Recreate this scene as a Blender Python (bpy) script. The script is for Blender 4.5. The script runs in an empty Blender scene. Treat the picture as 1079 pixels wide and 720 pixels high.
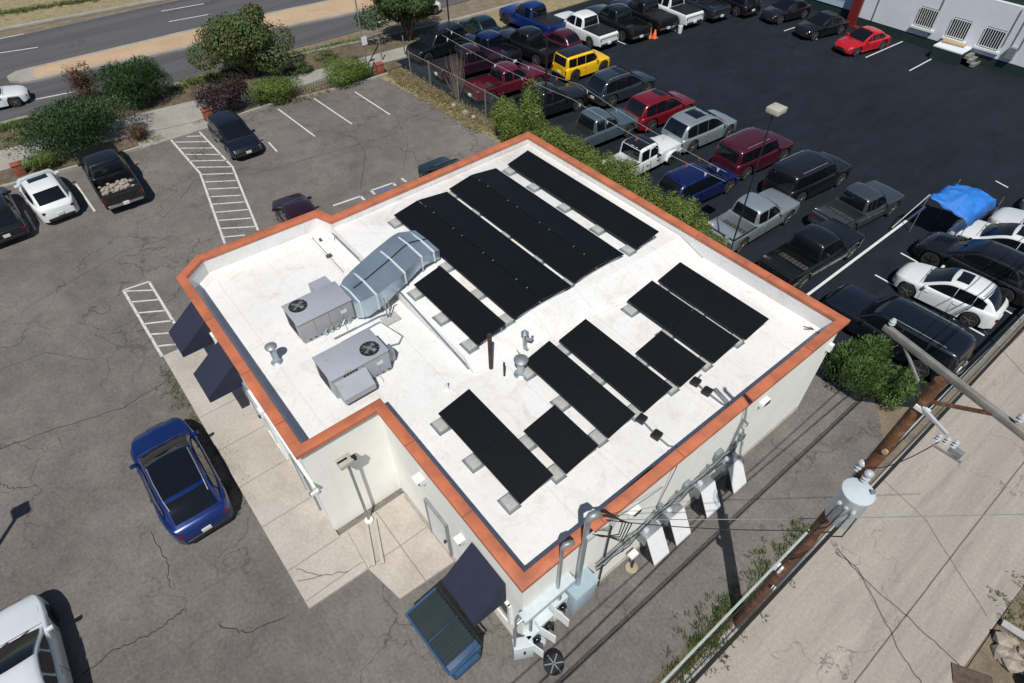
import bpy, bmesh, math, random
from mathutils import Vector, Matrix
import numpy as np
random.seed(7)
rad = math.radians
S = bpy.context.scene
COL = S.collection
# ------------------------------------------------------------------ camera (19 m up, looking down over the lot)
FPX, PIT, ROL, YAW, CH = 653.5, rad(46.887), rad(.8475), rad(51.657), 19.0
_r = Vector((math.cos(YAW), math.sin(YAW), 0)); _h = Vector((-math.sin(YAW), math.cos(YAW), 0))
_f = _h*math.cos(PIT) - Vector((0, 0, 1))*math.sin(PIT); _d = _f.cross(_r)
R2 = _r*math.cos(ROL) + _d*math.sin(ROL); D2 = -_r*math.sin(ROL) + _d*math.cos(ROL)
cam = bpy.data.cameras.new('camera'); camo = bpy.data.objects.new('camera', cam); COL.objects.link(camo)
cam.sensor_width = 36; cam.lens = FPX/1079*36; cam.clip_end = 2000; cam.clip_start = .1
camo.matrix_world = Matrix(((R2.x, -D2.x, -_f.x, 0), (R2.y, -D2.y, -_f.y, 0), (R2.z, -D2.z, -_f.z, CH), (0, 0, 0, 1)))
S.camera = camo

def G(px, py, z=0.0):            # survey: the spot at height z that a sight line meets
    d = R2*((px-539.5)/FPX) + D2*((py-360)/FPX) + _f
    t = (z-CH)/d.z
    return (d.x*t, d.y*t)
def G3(px, py, z=0.0): return Vector((*G(px, py, z), z))

# ------------------------------------------------------------------ light
SUNDIR = Vector((math.cos(rad(138))*math.cos(rad(58)), math.sin(rad(138))*math.cos(rad(58)), -math.sin(rad(58))))
w = bpy.data.worlds.new('World'); S.world = w; w.use_nodes = True
nt = w.node_tree; bg = nt.nodes['Background']; sky = nt.nodes.new('ShaderNodeTexSky'); sky.sky_type = 'NISHITA'
sky.sun_disc = False; sky.sun_elevation = rad(58)
tos = -SUNDIR; sky.sun_rotation = math.atan2(tos.x, tos.y); sky.altitude = 1600
nt.links.new(sky.outputs[0], bg.inputs[0]); bg.inputs[1].default_value = .06
sl = bpy.data.lights.new('sun', 'SUN'); sl.energy = 3.8; sl.angle = rad(.53); sl.color = (1, .965, .91)
so = bpy.data.objects.new('sun', sl); COL.objects.link(so); so.rotation_euler = SUNDIR.to_track_quat('-Z', 'Y').to_euler(); so.location = (0, 0, 40)
S.view_settings.view_transform = 'Standard'; S.view_settings.look = 'None'; S.view_settings.exposure = .16; S.view_settings.gamma = 1
S.render.engine = 'CYCLES'; S.cycles.max_bounces = 6; S.cycles.transparent_max_bounces = 12

# ------------------------------------------------------------------ materials
def _mat(name):
    m = bpy.data.materials.new(name); m.use_nodes = True
    return m, m.node_tree, m.node_tree.nodes['Principled BSDF']
def N(nt, t, **k):
    n = nt.nodes.new(t)
    for a, b in k.items():
        if a.startswith('i_'): n.inputs[a[2:].replace('_', ' ')].default_value = b
        else: setattr(n, a, b)
    return n
def ramp(nt, fac, stops, inter='LINEAR'):
    r = N(nt, 'ShaderNodeValToRGB'); e = r.color_ramp.elements; r.color_ramp.interpolation = inter
    while len(e) < len(stops): e.new(.5)
    for i, (p, c) in enumerate(stops):
        e[i].position = p; e[i].color = (*c, 1) if len(c) == 3 else c
    nt.links.new(fac, r.inputs[0]); return r.outputs[0]
def mixc(nt, fac, a, b, mode='MIX'):
    m = N(nt, 'ShaderNodeMix', data_type='RGBA', blend_type=mode)
    for s, v in ((m.inputs[0], fac), (m.inputs[6], a), (m.inputs[7], b)):
        if hasattr(v, 'is_linked'): nt.links.new(v, s)
        else: s.default_value = v if isinstance(v, (int, float)) else ((*v, 1) if len(v) == 3 else v)
    return m.outputs[2]
def math_(nt, op, a, b=0.0, c=None, clamp=False):
    m = N(nt, 'ShaderNodeMath', operation=op, use_clamp=clamp)
    for i, v in enumerate((a, b) if c is None else (a, b, c)):
        if hasattr(v, 'is_linked'): nt.links.new(v, m.inputs[i])
        else: m.inputs[i].default_value = v
    return m.outputs[0]
def wpos(nt, sx=1, sy=1, sz=1, rot=0, obj=False):
    if obj: g = N(nt, 'ShaderNodeTexCoord').outputs['Object']
    else: g = N(nt, 'ShaderNodeNewGeometry').outputs['Position']
    mp = N(nt, 'ShaderNodeMapping'); mp.inputs['Scale'].default_value = (sx, sy, sz); mp.inputs['Rotation'].default_value = (0, 0, rot)
    nt.links.new(g, mp.inputs[0]); return mp.outputs[0]
def noise(nt, vec, scale, detail=4, rough=.55, dist=0):
    n = N(nt, 'ShaderNodeTexNoise'); n.inputs['Scale'].default_value = scale; n.inputs['Detail'].default_value = detail
    n.inputs['Roughness'].default_value = rough; n.inputs['Distortion'].default_value = dist
    nt.links.new(vec, n.inputs['Vector']); return n.outputs['Fac']
def bump(nt, bs, h, strength=.3, dist=.02):
    b = N(nt, 'ShaderNodeBump'); b.inputs['Strength'].default_value = strength; b.inputs['Distance'].default_value = dist
    nt.links.new(h, b.inputs['Height']); nt.links.new(b.outputs[0], bs.inputs['Normal'])
_cache = {}
def plain(name, c, rough=.5, metal=0, var=.12, scale=6, bmp=0, coat=0, obj=False, dirt=None):
    key = (name,)
    if key in _cache: return _cache[key]
    m, nt, bs = _mat(name); v = wpos(nt, obj=obj)
    n = noise(nt, v, scale, 5)
    lo = tuple(x*(1-var) for x in c); hi = tuple(min(1, x*(1+var)) for x in c)
    col = ramp(nt, n, ((.3, lo), (.7, hi)))
    if dirt:
        n2 = noise(nt, v, dirt[1], 6, .65)
        f = ramp(nt, n2, ((dirt[2], (0, 0, 0)), (dirt[3], (1, 1, 1))))
        col = mixc(nt, f, col, dirt[0])
    nt.links.new(col, bs.inputs['Base Color'])
    bs.inputs['Roughness'].default_value = rough; bs.inputs['Metallic'].default_value = metal
    bs.inputs['Coat Weight'].default_value = coat; bs.inputs['Coat Roughness'].default_value = .05
    if bmp: bump(nt, bs, noise(nt, v, scale*6, 3), bmp)
    _cache[key] = m; return m

def crack_fac(nt, v, scale, width, maskscale, mlo, mhi):
    # distorted Voronoi borders, broken up by a slow mask
    nz = N(nt, 'ShaderNodeTexNoise'); nz.inputs['Scale'].default_value = scale*3.2; nz.inputs['Detail'].default_value = 5
    nt.links.new(v, nz.inputs['Vector'])
    vm = N(nt, 'ShaderNodeVectorMath', operation='MULTIPLY_ADD')
    nt.links.new(nz.outputs['Color'], vm.inputs[0]); vm.inputs[1].default_value = (.55/scale,)*3; nt.links.new(v, vm.inputs[2])
    vo = N(nt, 'ShaderNodeTexVoronoi', feature='DISTANCE_TO_EDGE'); vo.inputs['Scale'].default_value = scale
    nt.links.new(vm.outputs[0], vo.inputs['Vector'])
    f = ramp(nt, vo.outputs['Distance'], ((0, (1, 1, 1)), (width*scale, (0, 0, 0))))
    mk = ramp(nt, noise(nt, v, maskscale, 3), ((mlo, (0, 0, 0)), (mhi, (1, 1, 1))))
    return math_(nt, 'MULTIPLY', f, mk)

def asphalt_old():
    m, nt, bs = _mat('weathered_asphalt'); v = wpos(nt)
    big = noise(nt, v, .16, 5, .6, .4); fine = noise(nt, v, 9, 6, .75); mid = noise(nt, v, 1.1, 6, .7)
    c = ramp(nt, big, ((.3, (.118, .106, .096)), (.5, (.152, .138, .126)), (.72, (.192, .174, .157))))
    c = mixc(nt, .75, c, ramp(nt, mid, ((.3, (.72, .72, .74)), (.7, (1.2, 1.2, 1.18)))), 'MULTIPLY')
    c = mixc(nt, .8, c, ramp(nt, fine, ((.25, (.5, .5, .5)), (.5, (1, 1, 1)), (.78, (1.55, 1.5, 1.45)))), 'MULTIPLY')
    st = ramp(nt, noise(nt, v, .55, 7, .75, 1.2), ((.58, (0, 0, 0)), (.7, (1, 1, 1))))
    c = mixc(nt, math_(nt, 'MULTIPLY', st, .45), c, (.055, .052, .05))
    pt = ramp(nt, noise(nt, v, .3, 4, .5, .3), ((.6, (0, 0, 0)), (.66, (1, 1, 1)))); c = mixc(nt, math_(nt, 'MULTIPLY', pt, .3), c, (.2, .185, .17))
    k1 = crack_fac(nt, v, .22, .045, .09, .4, .52); k2 = crack_fac(nt, v, .75, .022, .16, .5, .62)
    k = math_(nt, 'MAXIMUM', math_(nt, 'MULTIPLY', k1, .6), math_(nt, 'MULTIPLY', k2, .5))
    c = mixc(nt, k, c, (.03, .028, .026))
    nt.links.new(c, bs.inputs['Base Color']); bs.inputs['Roughness'].default_value = .95
    h = math_(nt, 'SUBTRACT', noise(nt, v, 25, 5, .8), k); bump(nt, bs, h, .55, .02); return m
def asphalt_new():
    m, nt, bs = _mat('fresh_sealed_asphalt'); v = wpos(nt); v2 = wpos(nt, 1, .35, 1)
    big = noise(nt, v, .13, 5, .6, .6); fine = noise(nt, v, 12, 5, .7); st = noise(nt, v2, .9, 6, .7, .8)
    c = ramp(nt, big, ((.3, (.0055, .0092, .0155)), (.7, (.0098, .0145, .0225))))
    c = mixc(nt, .8, c, ramp(nt, st, ((.3, (.7, .7, .7)), (.7, (1.4, 1.4, 1.35)))), 'MULTIPLY')
    c = mixc(nt, .5, c, ramp(nt, fine, ((.3, (.6, .6, .6)), (.75, (1.7, 1.7, 1.7)))), 'MULTIPLY')
    du_ = ramp(nt, noise(nt, wpos(nt, 1, .5, 1, .3), 1.7, 9, .8, 1.5), ((.56, (0, 0, 0)), (.72, (1, 1, 1)))); c = mixc(nt, math_(nt, 'MULTIPLY', du_, .4), c, (.035, .038, .04))
    sp_ = ramp(nt, noise(nt, v, 5.5, 3, .6), ((.70, (0, 0, 0)), (.76, (1, 1, 1)))); c = mixc(nt, math_(nt, 'MULTIPLY', sp_, .6), c, (.06, .06, .058))
    kk = crack_fac(nt, v, .12, .06, .07, .5, .6); c = mixc(nt, math_(nt, 'MULTIPLY', kk, .6), c, (.003, .003, .004))
    nt.links.new(c, bs.inputs['Base Color']); bs.inputs['Specular IOR Level'].default_value = .3; r = ramp(nt, st, ((.3, (.7,)*3), (.7, (.9,)*3))); nt.links.new(r, bs.inputs['Roughness'])
    bump(nt, bs, noise(nt, v, 30, 4), .4, .015); return m
def road_mat():
    m, nt, bs = _mat('street_asphalt'); v = wpos(nt, 1, .04, 1, rad(-3)); v1 = wpos(nt)
    st = noise(nt, v, .8, 5, .6); fine = noise(nt, v1, 8, 5, .7)
    c = ramp(nt, st, ((.3, (.062, .062, .066)), (.5, (.088, .087, .09)), (.7, (.105, .103, .102))))
    c = mixc(nt, .6, c, ramp(nt, fine, ((.3, (.7, .7, .7)), (.7, (1.3, 1.3, 1.3)))), 'MULTIPLY')
    k = crack_fac(nt, v1, .14, .05, .1, .5, .6); c = mixc(nt, math_(nt, 'MULTIPLY', k, .6), c, (.03, .03, .03))
    nt.links.new(c, bs.inputs['Base Color']); bs.inputs['Roughness'].default_value = .9; return m
def concrete(name, lo, hi, sx=1, sy=1, crk=True, stain=(.17, .15, .13), amt=.5):
    m, nt, bs = _mat(name); v = wpos(nt); vs = wpos(nt, sx, sy, 1)
    big = noise(nt, vs, .5, 6, .65, .5); fine = noise(nt, v, 10, 6, .7)
    c = ramp(nt, big, ((.28, lo), (.72, hi)))
    c = mixc(nt, .6, c, ramp(nt, fine, ((.25, (.68, .68, .68)), (.75, (1.28, 1.26, 1.24)))), 'MULTIPLY')
    s = ramp(nt, noise(nt, vs, 1.3, 7, .7, .6), ((.52, (0, 0, 0)), (.75, (1, 1, 1))))
    c = mixc(nt, math_(nt, 'MULTIPLY', s, amt), c, stain)
    if crk:
        k = crack_fac(nt, v, .3, .018, .13, .48, .55); c = mixc(nt, math_(nt, 'MULTIPLY', k, .75), c, (.07, .06, .05))
    nt.links.new(c, bs.inputs['Base Color']); bs.inputs['Roughness'].default_value = .9
    bump(nt, bs, fine, .25, .01); return m
def dirt(name, cols, sc=1.2):
    m, nt, bs = _mat(name); v = wpos(nt)
    n = noise(nt, v, sc, 8, .72, .6); f = noise(nt, v, 14, 5, .8)
    c = ramp(nt, n, tuple((.25+.5*i/(len(cols)-1), q) for i, q in enumerate(cols)))
    c = mixc(nt, .8, c, ramp(nt, f, ((.25, (.55, .55, .55)), (.75, (1.4, 1.4, 1.4)))), 'MULTIPLY')
    nt.links.new(c, bs.inputs['Base Color']); bs.inputs['Roughness'].default_value = 1; bump(nt, bs, f, .7, .04); return m
def roof_mat():
    m, nt, bs = _mat('white_roof_membrane'); v = wpos(nt)
    c = ramp(nt, noise(nt, v, .35, 5, .6), ((.3, (.70, .70, .685)), (.7, (.80, .795, .78))))
    s = ramp(nt, noise(nt, v, .8, 8, .74, .9), ((.52, (0, 0, 0)), (.74, (1, 1, 1))))
    c = mixc(nt, math_(nt, 'MULTIPLY', s, .62), c, (.55, .44, .33))
    s2 = ramp(nt, noise(nt, v, 2.6, 8, .8, .4), ((.54, (0, 0, 0)), (.72, (1, 1, 1))))
    c = mixc(nt, math_(nt, 'MULTIPLY', s2, .38), c, (.42, .38, .33))
    c = mixc(nt, .35, c, ramp(nt, noise(nt, v, 11, 5, .8), ((.3, (.8, .8, .8)), (.7, (1.12, 1.12, 1.12)))), 'MULTIPLY')
    # lapped seams of the membrane every 1.9 m
    sp = N(nt, 'ShaderNodeSeparateXYZ'); nt.links.new(v, sp.inputs[0])
    a = math_(nt, 'PINGPONG', math_(nt, 'ADD', sp.outputs[1], 100.3), .95)
    ln = ramp(nt, a, ((0, (1, 1, 1)), (.03, (0, 0, 0)))); c = mixc(nt, math_(nt, 'MULTIPLY', ln, .22), c, (.3, .29, .27))
    nt.links.new(c, bs.inputs['Base Color']); bs.inputs['Roughness'].default_value = .75
    bump(nt, bs, noise(nt, v, 3, 6, .7), .25, .03); return m
def wall_mat(name='white_stucco', base=(.86, .86, .80)):
    m, nt, bs = _mat(name); v = wpos(nt); vz = wpos(nt, 2.2, 2.2, .25)
    c = ramp(nt, noise(nt, v, .6, 5), ((.3, tuple(x*.93 for x in base)), (.7, tuple(x*1.05 for x in base))))
    s = ramp(nt, noise(nt, vz, 1.2, 6, .7), ((.55, (0, 0, 0)), (.8, (1, 1, 1))))
    c = mixc(nt, math_(nt, 'MULTIPLY', s, .35), c, (.55, .53, .46))
    nt.links.new(c, bs.inputs['Base Color']); bs.inputs['Roughness'].default_value = .85
    bump(nt, bs, noise(nt, v, 22, 4, .7), .35, .01); return m
def leaf_mat(name, cols, sc=2.2, trans=.25):
    key = ('leaf', name)
    if key in _cache: return _cache[key]
    m, nt, bs = _mat(name); v = wpos(nt)
    n = noise(nt, v, sc, 4, .7); n2 = noise(nt, v, 17, 2, .5)
    f = math_(nt, 'ADD', math_(nt, 'MULTIPLY', n, .55), math_(nt, 'MULTIPLY', n2, .45))
    c = ramp(nt, f, tuple((.36+.28*i/(len(cols)-1), q) for i, q in enumerate(cols)))
    nt.links.new(c, bs.inputs['Base Color']); bs.inputs['Roughness'].default_value = .6
    tr = N(nt, 'ShaderNodeBsdfTranslucent'); nt.links.new(c, tr.inputs[0]); mx = N(nt, 'ShaderNodeMixShader'); mx.inputs[0].default_value = trans
    out = nt.nodes['Material Output']; nt.links.new(bs.outputs[0], mx.inputs[1]); nt.links.new(tr.outputs[0], mx.inputs[2]); nt.links.new(mx.outputs[0], out.inputs[0])
    _cache[key] = m; return m
def paint(name, c, metal=.0, rough=.3):
    key = ('paint', name)
    if key in _cache: return _cache[key]
    m, nt, bs = _mat(name); v = wpos(nt)
    d = noise(nt, v, 5, 6, .7)
    col = mixc(nt, math_(nt, 'MULTIPLY', ramp(nt, d, ((.5, (0, 0, 0)), (.8, (1, 1, 1)))), .05), c, (.25, .23, .2))
    nt.links.new(col, bs.inputs['Base Color']); bs.inputs['Metallic'].default_value = metal
    bs.inputs['Roughness'].default_value = rough; bs.inputs['Coat Weight'].default_value = .8; bs.inputs['Coat Roughness'].default_value = .06
    _cache[key] = m; return m
def glassm():
    m, nt, bs = _mat('tinted_glass'); bs.inputs['Base Color'].default_value = (.006, .008, .011, 1); bs.inputs['Roughness'].default_value = .06
    bs.inputs['Specular IOR Level'].default_value = .55; return m

M = {}
M['asph'] = asphalt_old(); M['lot'] = asphalt_new(); M['road'] = road_mat()
M['alley'] = concrete('alley_concrete', (.28, .25, .222), (.43, .385, .335), 1.6, .14, True, (.17, .165, .16), .6)
M['walk'] = concrete('walk_concrete', (.36, .325, .285), (.49, .45, .40), 1, 1, False, (.28, .245, .2), .5)
M['cwalk'] = concrete('street_walk_concrete', (.26, .25, .22), (.38, .36, .32), 1, 1, False)
M['curb'] = concrete('curb_concrete', (.25, .235, .21), (.37, .35, .31), 1, 1, False)
M['median'] = concrete('tan_median_paving', (.40, .28, .175), (.52, .38, .25), 1, .5, False, (.3, .22, .15), .4)
M['dirt'] = dirt('dry_dirt', ((.10, .085, .06), (.19, .155, .105), (.27, .22, .15)))
M['drygrass'] = dirt('dry_grass_ground', ((.13, .12, .06), (.27, .225, .12), (.38, .32, .19)), 2)
M['mulch'] = dirt('mulch_bed', ((.05, .045, .03), (.12, .095, .06), (.21, .165, .11)), 1.6)
M['roof'] = roof_mat(); M['wall'] = wall_mat(); M['bwall'] = wall_mat('pale_painted_brick', (.62, .66, .70))
M['orange'] = plain('terracotta_paint', (.50, .152, .070), .6, 0, .16, 1.5, .1, dirt=((.27, .10, .06), 1.8, .46, .78))
M['orange2'] = plain('terracotta_sealant', (.30, .085, .045), .6, 0, .15); M['white'] = plain('white_paint', (.72, .73, .72), .5, 0, .05)
M['line'] = plain('worn_white_line', (.58, .58, .56), .8, 0, .12, 3, dirt=((.16, .15, .14), 5, .54, .74))
M['linenew'] = plain('white_line', (.66, .67, .66), .7, 0, .06, 3, dirt=((.2, .2, .2), 5, .62, .85))
M['blueline'] = plain('blue_marking', (.06, .15, .4), .8)
M['panel'] = plain('solar_cell_black', (.0038, .0045, .0062), .5, 0, .15, .8); M['panel'].node_tree.nodes['Principled BSDF'].inputs['Specular IOR Level'].default_value = .3
M['pframe'] = plain('black_anodised', (.012, .013, .015), .4, .4)
M['galv'] = plain('galvanised_steel', (.42, .48, .50), .42, .75, .14, 2.5)
M['duct'] = plain('duct_sheet_metal', (.42, .51, .58), .33, .7, .15, .9)
M['ductseam'] = plain('duct_seam_sealant', (.6, .66, .68), .6, 0, .1)
M['hvac'] = plain('grey_enamel', (.33, .35, .385), .5, 0, .05, 1.5, dirt=((.30, .24, .18), 3, .58, .8))
M['hvac2'] = plain('worn_grey_enamel', (.32, .32, .34), .5, 0, .08, 2, dirt=((.42, .33, .2), 2.2, .52, .74))
M['liner'] = plain('bed_liner_grey', (.045, .046, .048), .8, 0, .3, 3); M['black'] = plain('black_plastic', (.014, .014, .015), .5, 0, .15)
M['rubber'] = plain('tyre_rubber', (.018, .018, .018), .85, 0, .2)
M['rim'] = plain('alloy_rim', (.5, .5, .51), .3, .85, .05)
M['rimd'] = plain('dark_rim', (.03, .03, .032), .35, .6, .05)
M['chrome'] = plain('chrome_trim', (.7, .7, .7), .12, 1, .03)
M['glass'] = glassm()
M['red'] = plain('tail_lens', (.13, .006, .006), .15, 0, .1)
M['lens'] = plain('lamp_lens', (.22, .24, .26), .08, .3, .04)
M['plate'] = plain('number_plate_white', (.62, .62, .6), .5, 0, .05)
M['navy'] = plain('navy_canvas', (.0155, .019, .042), .9, 0, .1, 3, .15)
M['wood'] = plain('brown_pole_wood', (.125, .052, .022), .85, 0, .45, 3.2, .5, dirt=((.25, .15, .09), 5, .52, .7))
M['greywood'] = plain('weathered_grey_wood', (.20, .195, .18), .9, 0, .25, 5, .4)
M['cable'] = plain('cable_black', (.02, .02, .02), .6)
M['palecable'] = plain('pale_cable', (.42, .48, .43), .5)
M['porc'] = plain('grey_porcelain', (.45, .48, .5), .2)
M['tank'] = plain('transformer_enamel', (.52, .58, .61), .35, 0, .05)
M['steel'] = plain('painted_steel', (.3, .32, .33), .5, .5)
M['dbody'] = plain('blue_dumpster_paint', (.022, .07, .15), .5, 0, .2, 2, dirt=((.09, .07, .05), 3, .58, .75))
M['dlid'] = plain('dark_lid_plastic', (.022, .033, .037), .38, 0, .15, 2)
M['tarp'] = plain('blue_tarp', (.02, .17, .56), .6, 0, .22, 3, .4)
M['brick'] = plain('red_brick', (.27, .075, .045), .9, 0, .25, 6, .3)
M['dgreen'] = plain('dark_green_paint', (.012, .03, .028), .6, 0, .15)
M['dred'] = plain('dark_red_paint', (.16, .015, .015), .5, 0, .15)
M['beige'] = plain('beige_enamel', (.42, .40, .34), .5, 0, .05)
M['orangep'] = plain('cone_orange', (.75, .17, .04), .6, 0, .1)
M['cinder'] = plain('concrete_block', (.40, .40, .385), .95, 0, .12, 8, .3)
M['rubble'] = plain('pale_rubble', (.33, .29, .235), .95, 0, .3, 4, .5)
M['bark'] = plain('bark', (.10, .075, .055), .95, 0, .35, 9, .6)
M['deadtwig'] = plain('dead_twig', (.20, .15, .125), .95, 0, .3, 8)
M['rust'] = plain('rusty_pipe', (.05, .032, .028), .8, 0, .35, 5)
M['crack2'] = plain('slab_joint', (.12, .11, .10), 1, 0, .3, 3); M['crack'] = plain('crack_dark', (.035, .032, .03), 1, 0, .2)  # dark colour of the paving cracks themselves
M['tan'] = plain('cardboard_tan', (.42, .31, .18), .8, 0, .15)

# ------------------------------------------------------------------ mesh helpers
class MB:
    def __init__(s): s.v = []; s.f = []; s.mi = []
    def add(s, vs, fs, mi=0):
        n = len(s.v); s.v += [tuple(v) for v in vs]; s.f += [tuple(i+n for i in f) for f in fs]; s.mi += [mi]*len(fs); return s
    def box(s, c, d, rz=0, mi=0, taper=1.0, M4=None):
        x, y, z = (q/2 for q in d); vs = []
        for sz in (-1, 1):
            k = 1 if sz < 0 else taper
            for a, b in ((-1, -1), (1, -1), (1, 1), (-1, 1)):
                p = Vector((a*x*k, b*y*k, sz*z)); p.rotate(Matrix.Rotation(rz, 3, 'Z')); vs.append(p + Vector(c))
        if M4: vs = [M4 @ v for v in vs]
        return s.add(vs, [(3, 2, 1, 0), (4, 5, 6, 7), (0, 1, 5, 4), (1, 2, 6, 5), (2, 3, 7, 6), (3, 0, 4, 7)], mi)
    def bar(s, a, b, w, h=None, mi=0):
        a = Vector(a); b = Vector(b); h = h or w; d = (b-a).normalized(); up = Vector((0, 0, 1)) if abs(d.z) < .95 else Vector((1, 0, 0))
        sx = d.cross(up).normalized(); sy = sx.cross(d); vs = []
        for p in (a, b):
            for i, j in ((-1, -1), (1, -1), (1, 1), (-1, 1)): vs.append(p + sx*i*w/2 + sy*j*h/2)
        return s.add(vs, [(0, 1, 2, 3), (7, 6, 5, 4), (0, 4, 5, 1), (1, 5, 6, 2), (2, 6, 7, 3), (3, 7, 4, 0)], mi)
    def tube(s, pts, r, n=8, mi=0, caps=True):
        pts = [Vector(p) for p in pts]; rr = r if isinstance(r, (list, tuple)) else [r]*len(pts); vs = []; prev = None
        for i, p in enumerate(pts):
            d = (pts[min(i+1, len(pts)-1)] - pts[max(i-1, 0)]).normalized()
            if prev is None:
                up = Vector((0, 0, 1)) if abs(d.z) < .9 else Vector((1, 0, 0)); a = d.cross(up).normalized()
            else: a = (prev - d*prev.dot(d)).normalized()
            prev = a; b = d.cross(a)
            for k in range(n):
                t = 2*math.pi*k/n; vs.append(p + (a*math.cos(t) + b*math.sin(t))*rr[i])
        fs = []
        for i in range(len(pts)-1):
            for k in range(n): fs.append((i*n+k, i*n+(k+1) % n, (i+1)*n+(k+1) % n, (i+1)*n+k))
        if caps: fs.append(tuple(range(n-1, -1, -1))); fs.append(tuple(len(vs)-n+k for k in range(n)))
        return s.add(vs, fs, mi)
    def lathe(s, c, prof, n=20, axis='Z', mi=0):
        vs = []; fs = []
        for r, h in prof:
            for k in range(n):
                t = 2*math.pi*k/n; p = (r*math.cos(t), r*math.sin(t), h)
                if axis == 'Y': p = (p[0], p[2], p[1])
                if axis == 'X': p = (p[2], p[0], p[1])
                vs.append(Vector(p)+Vector(c))
        for i in range(len(prof)-1):
            for k in range(n): fs.append((i*n+k, i*n+(k+1) % n, (i+1)*n+(k+1) % n, (i+1)*n+k))
        fs.append(tuple(range(n-1, -1, -1))); fs.append(tuple(len(vs)-n+k for k in range(n)))
        return s.add(vs, fs, mi)
    def prism(s, poly, z0, z1, mi=0):
        n = len(poly); vs = [(x, y, z0) for x, y in poly] + [(x, y, z1) for x, y in poly]
        fs = [tuple(range(n-1, -1, -1)), tuple(range(n, 2*n))] + [(i, (i+1) % n, n+(i+1) % n, n+i) for i in range(n)]
        return s.add(vs, fs, mi)
    def build(s, name, mat, parent=None, smooth=None, bevel=0, loc=None):
        me = bpy.data.meshes.new(name); me.from_pydata(s.v, [], s.f)
        for m in (mat if isinstance(mat, (list, tuple)) else [mat]): me.materials.append(m)
        me.polygons.foreach_set('material_index', s.mi)
        bm = bmesh.new(); bm.from_mesh(me); bmesh.ops.recalc_face_normals(bm, faces=bm.faces)
        if bevel: bmesh.ops.bevel(bm, geom=[e for e in bm.edges if e.is_manifold and e.calc_face_angle(0) > .6], offset=bevel, segments=2, profile=.5, affect='EDGES', clamp_overlap=True)
        bm.to_mesh(me); bm.free()
        if smooth is not None or bevel:
            me.polygons.foreach_set('use_smooth', [True]*len(me.polygons)); me.set_sharp_from_angle(angle=rad(smooth or 40))
        o = bpy.data.objects.new(name, me); COL.objects.link(o)
        if parent: o.parent = parent
        if loc: o.location = loc
        return o
def tag(o, label, cat, group=None):
    o['label'] = label; o['category'] = cat
    if group: o['group'] = group
    return o
def empty(name, loc, label, cat, group=None, rz=0):
    o = bpy.data.objects.new(name, None); COL.objects.link(o); o.location = loc; o.rotation_euler.z = rz; o.empty_display_size = .3
    return tag(o, label, cat, group)
def structure(o): o['kind'] = 'structure'; return o
def sheet(name, poly, z, mat, sub=0):
    return structure(MB().add([(x, y, z) for x, y in poly], [tuple(range(len(poly)))]).build(name, mat))
def slab(name, poly, z0, z1, mat): return structure(MB().prism(poly, z0, z1).build(name, mat))

# ------------------------------------------------------------------ ground, streets, pavements
sheet('ground', [(-400, -400), (400, -400), (400, 400), (-400, 400)], -.03, M['dirt'])
sheet('road', [(-68.5, -160), (-60, 220), (-44.3, 220), (-51.5, -160)], .0, M['road'])
# verge beyond the far carriageway
def ribbon(name, left, right, z0, z1, mat): return slab(name, left + right[::-1], z0, z1, mat)
med_l = [(-57.2, 1.2), (-56.7, 14), (-56.2, 18.3), (-55.5, 24.5), (-54, 60), (-52, 120)]
med_r = [(-54.6, 1.0), (-53.1, 12.8), (-52.2, 19.1), (-51.2, 25.8), (-49.6, 60), (-47, 120)]
nose = [(-54.9, .2), (-55.7, -.5), (-56.6, -.5), (-57.2, .2)]
slab('median_curb', med_l + med_r[::-1] + nose, 0, .14, M['curb'])
slab('median', [(x+.35, y) for x, y in med_l] + [(x-.35, y) for x, y in med_r[::-1]], .1, .145, M['median'])
slab('median_far_piece', [(-57.4, -3.6), (-55.2, -3.2), (-55.6, -60), (-58.4, -60)], 0, .14, M['median'])
slab('far_curb', [(-67.6, -60), (-66.9, 0), (-65.2, 13), (-61, 80), (-61.4, 80), (-65.6, 13), (-67.3, 0), (-68.0, -60)], 0, .15, M['curb'])
sheet('far_verge', [(-67.5, -80), (-66.9, 0), (-65.4, 13), (-61.2, 80), (-61.2, 140), (-300, 140), (-300, -80)], .12, M['drygrass'])
# near side kerb, planting strip, sidewalk
kb = [(-50.6, -60), (-49.3, -1), (-47.5, 9), (-46.9, 17), (-45.8, 23), (-44.9, 30), (-43.4, 60), (-42, 120)]
slab('kerb', kb + [(x+.35, y) for x, y in kb[::-1]], 0, .13, M['curb'])
sw = [(-47.0, -60), (-45.4, -3), (-44.8, 5), (-43.9, 11), (-43.2, 18), (-42.8, 23.5), (-42.6, 27)]
slab('planting_strip', [(x+.35, y) for x, y in kb[:6]] + [(-42.0, 30)] + sw[::-1], 0, .11, M['mulch'])
slab('verge_by_car_lot', [(-44.55, 30), (-43.05, 60), (-41.65, 120), (-39.5, 120), (-40.6, 60), (-41.2, 30)], 0, .1, M['drygrass'])
slab('street_sidewalk', sw + [(-40.9, 27), (-41.2, 22), (-41.6, 15), (-41.4, 7.4), (-42.1, 4), (-42.8, -3), (-44.4, -60)], 0, .125, M['cwalk'])
slab('planting_bed', [(-42.8, -3), (-42.1, 3.6), (-40.75, 3.6), (-41.1, -3), (-42.6, -60), (-44.4, -60)], 0, .1, M['mulch'])
slab('planting_bed_by_wall', [(-41.45, 8.4), (-41.65, 15), (-41.2, 22), (-40.1, 22), (-40.0, 17.4), (-40.75, 12.6), (-40.7, 8.4)], 0, .1, M['mulch'])
slab('driveway_ramp', [(-42.1, 4.0), (-41.45, 8.0), (-40.2, 8.3), (-40.3, 3.8)], 0, .06, M['cwalk'])
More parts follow.
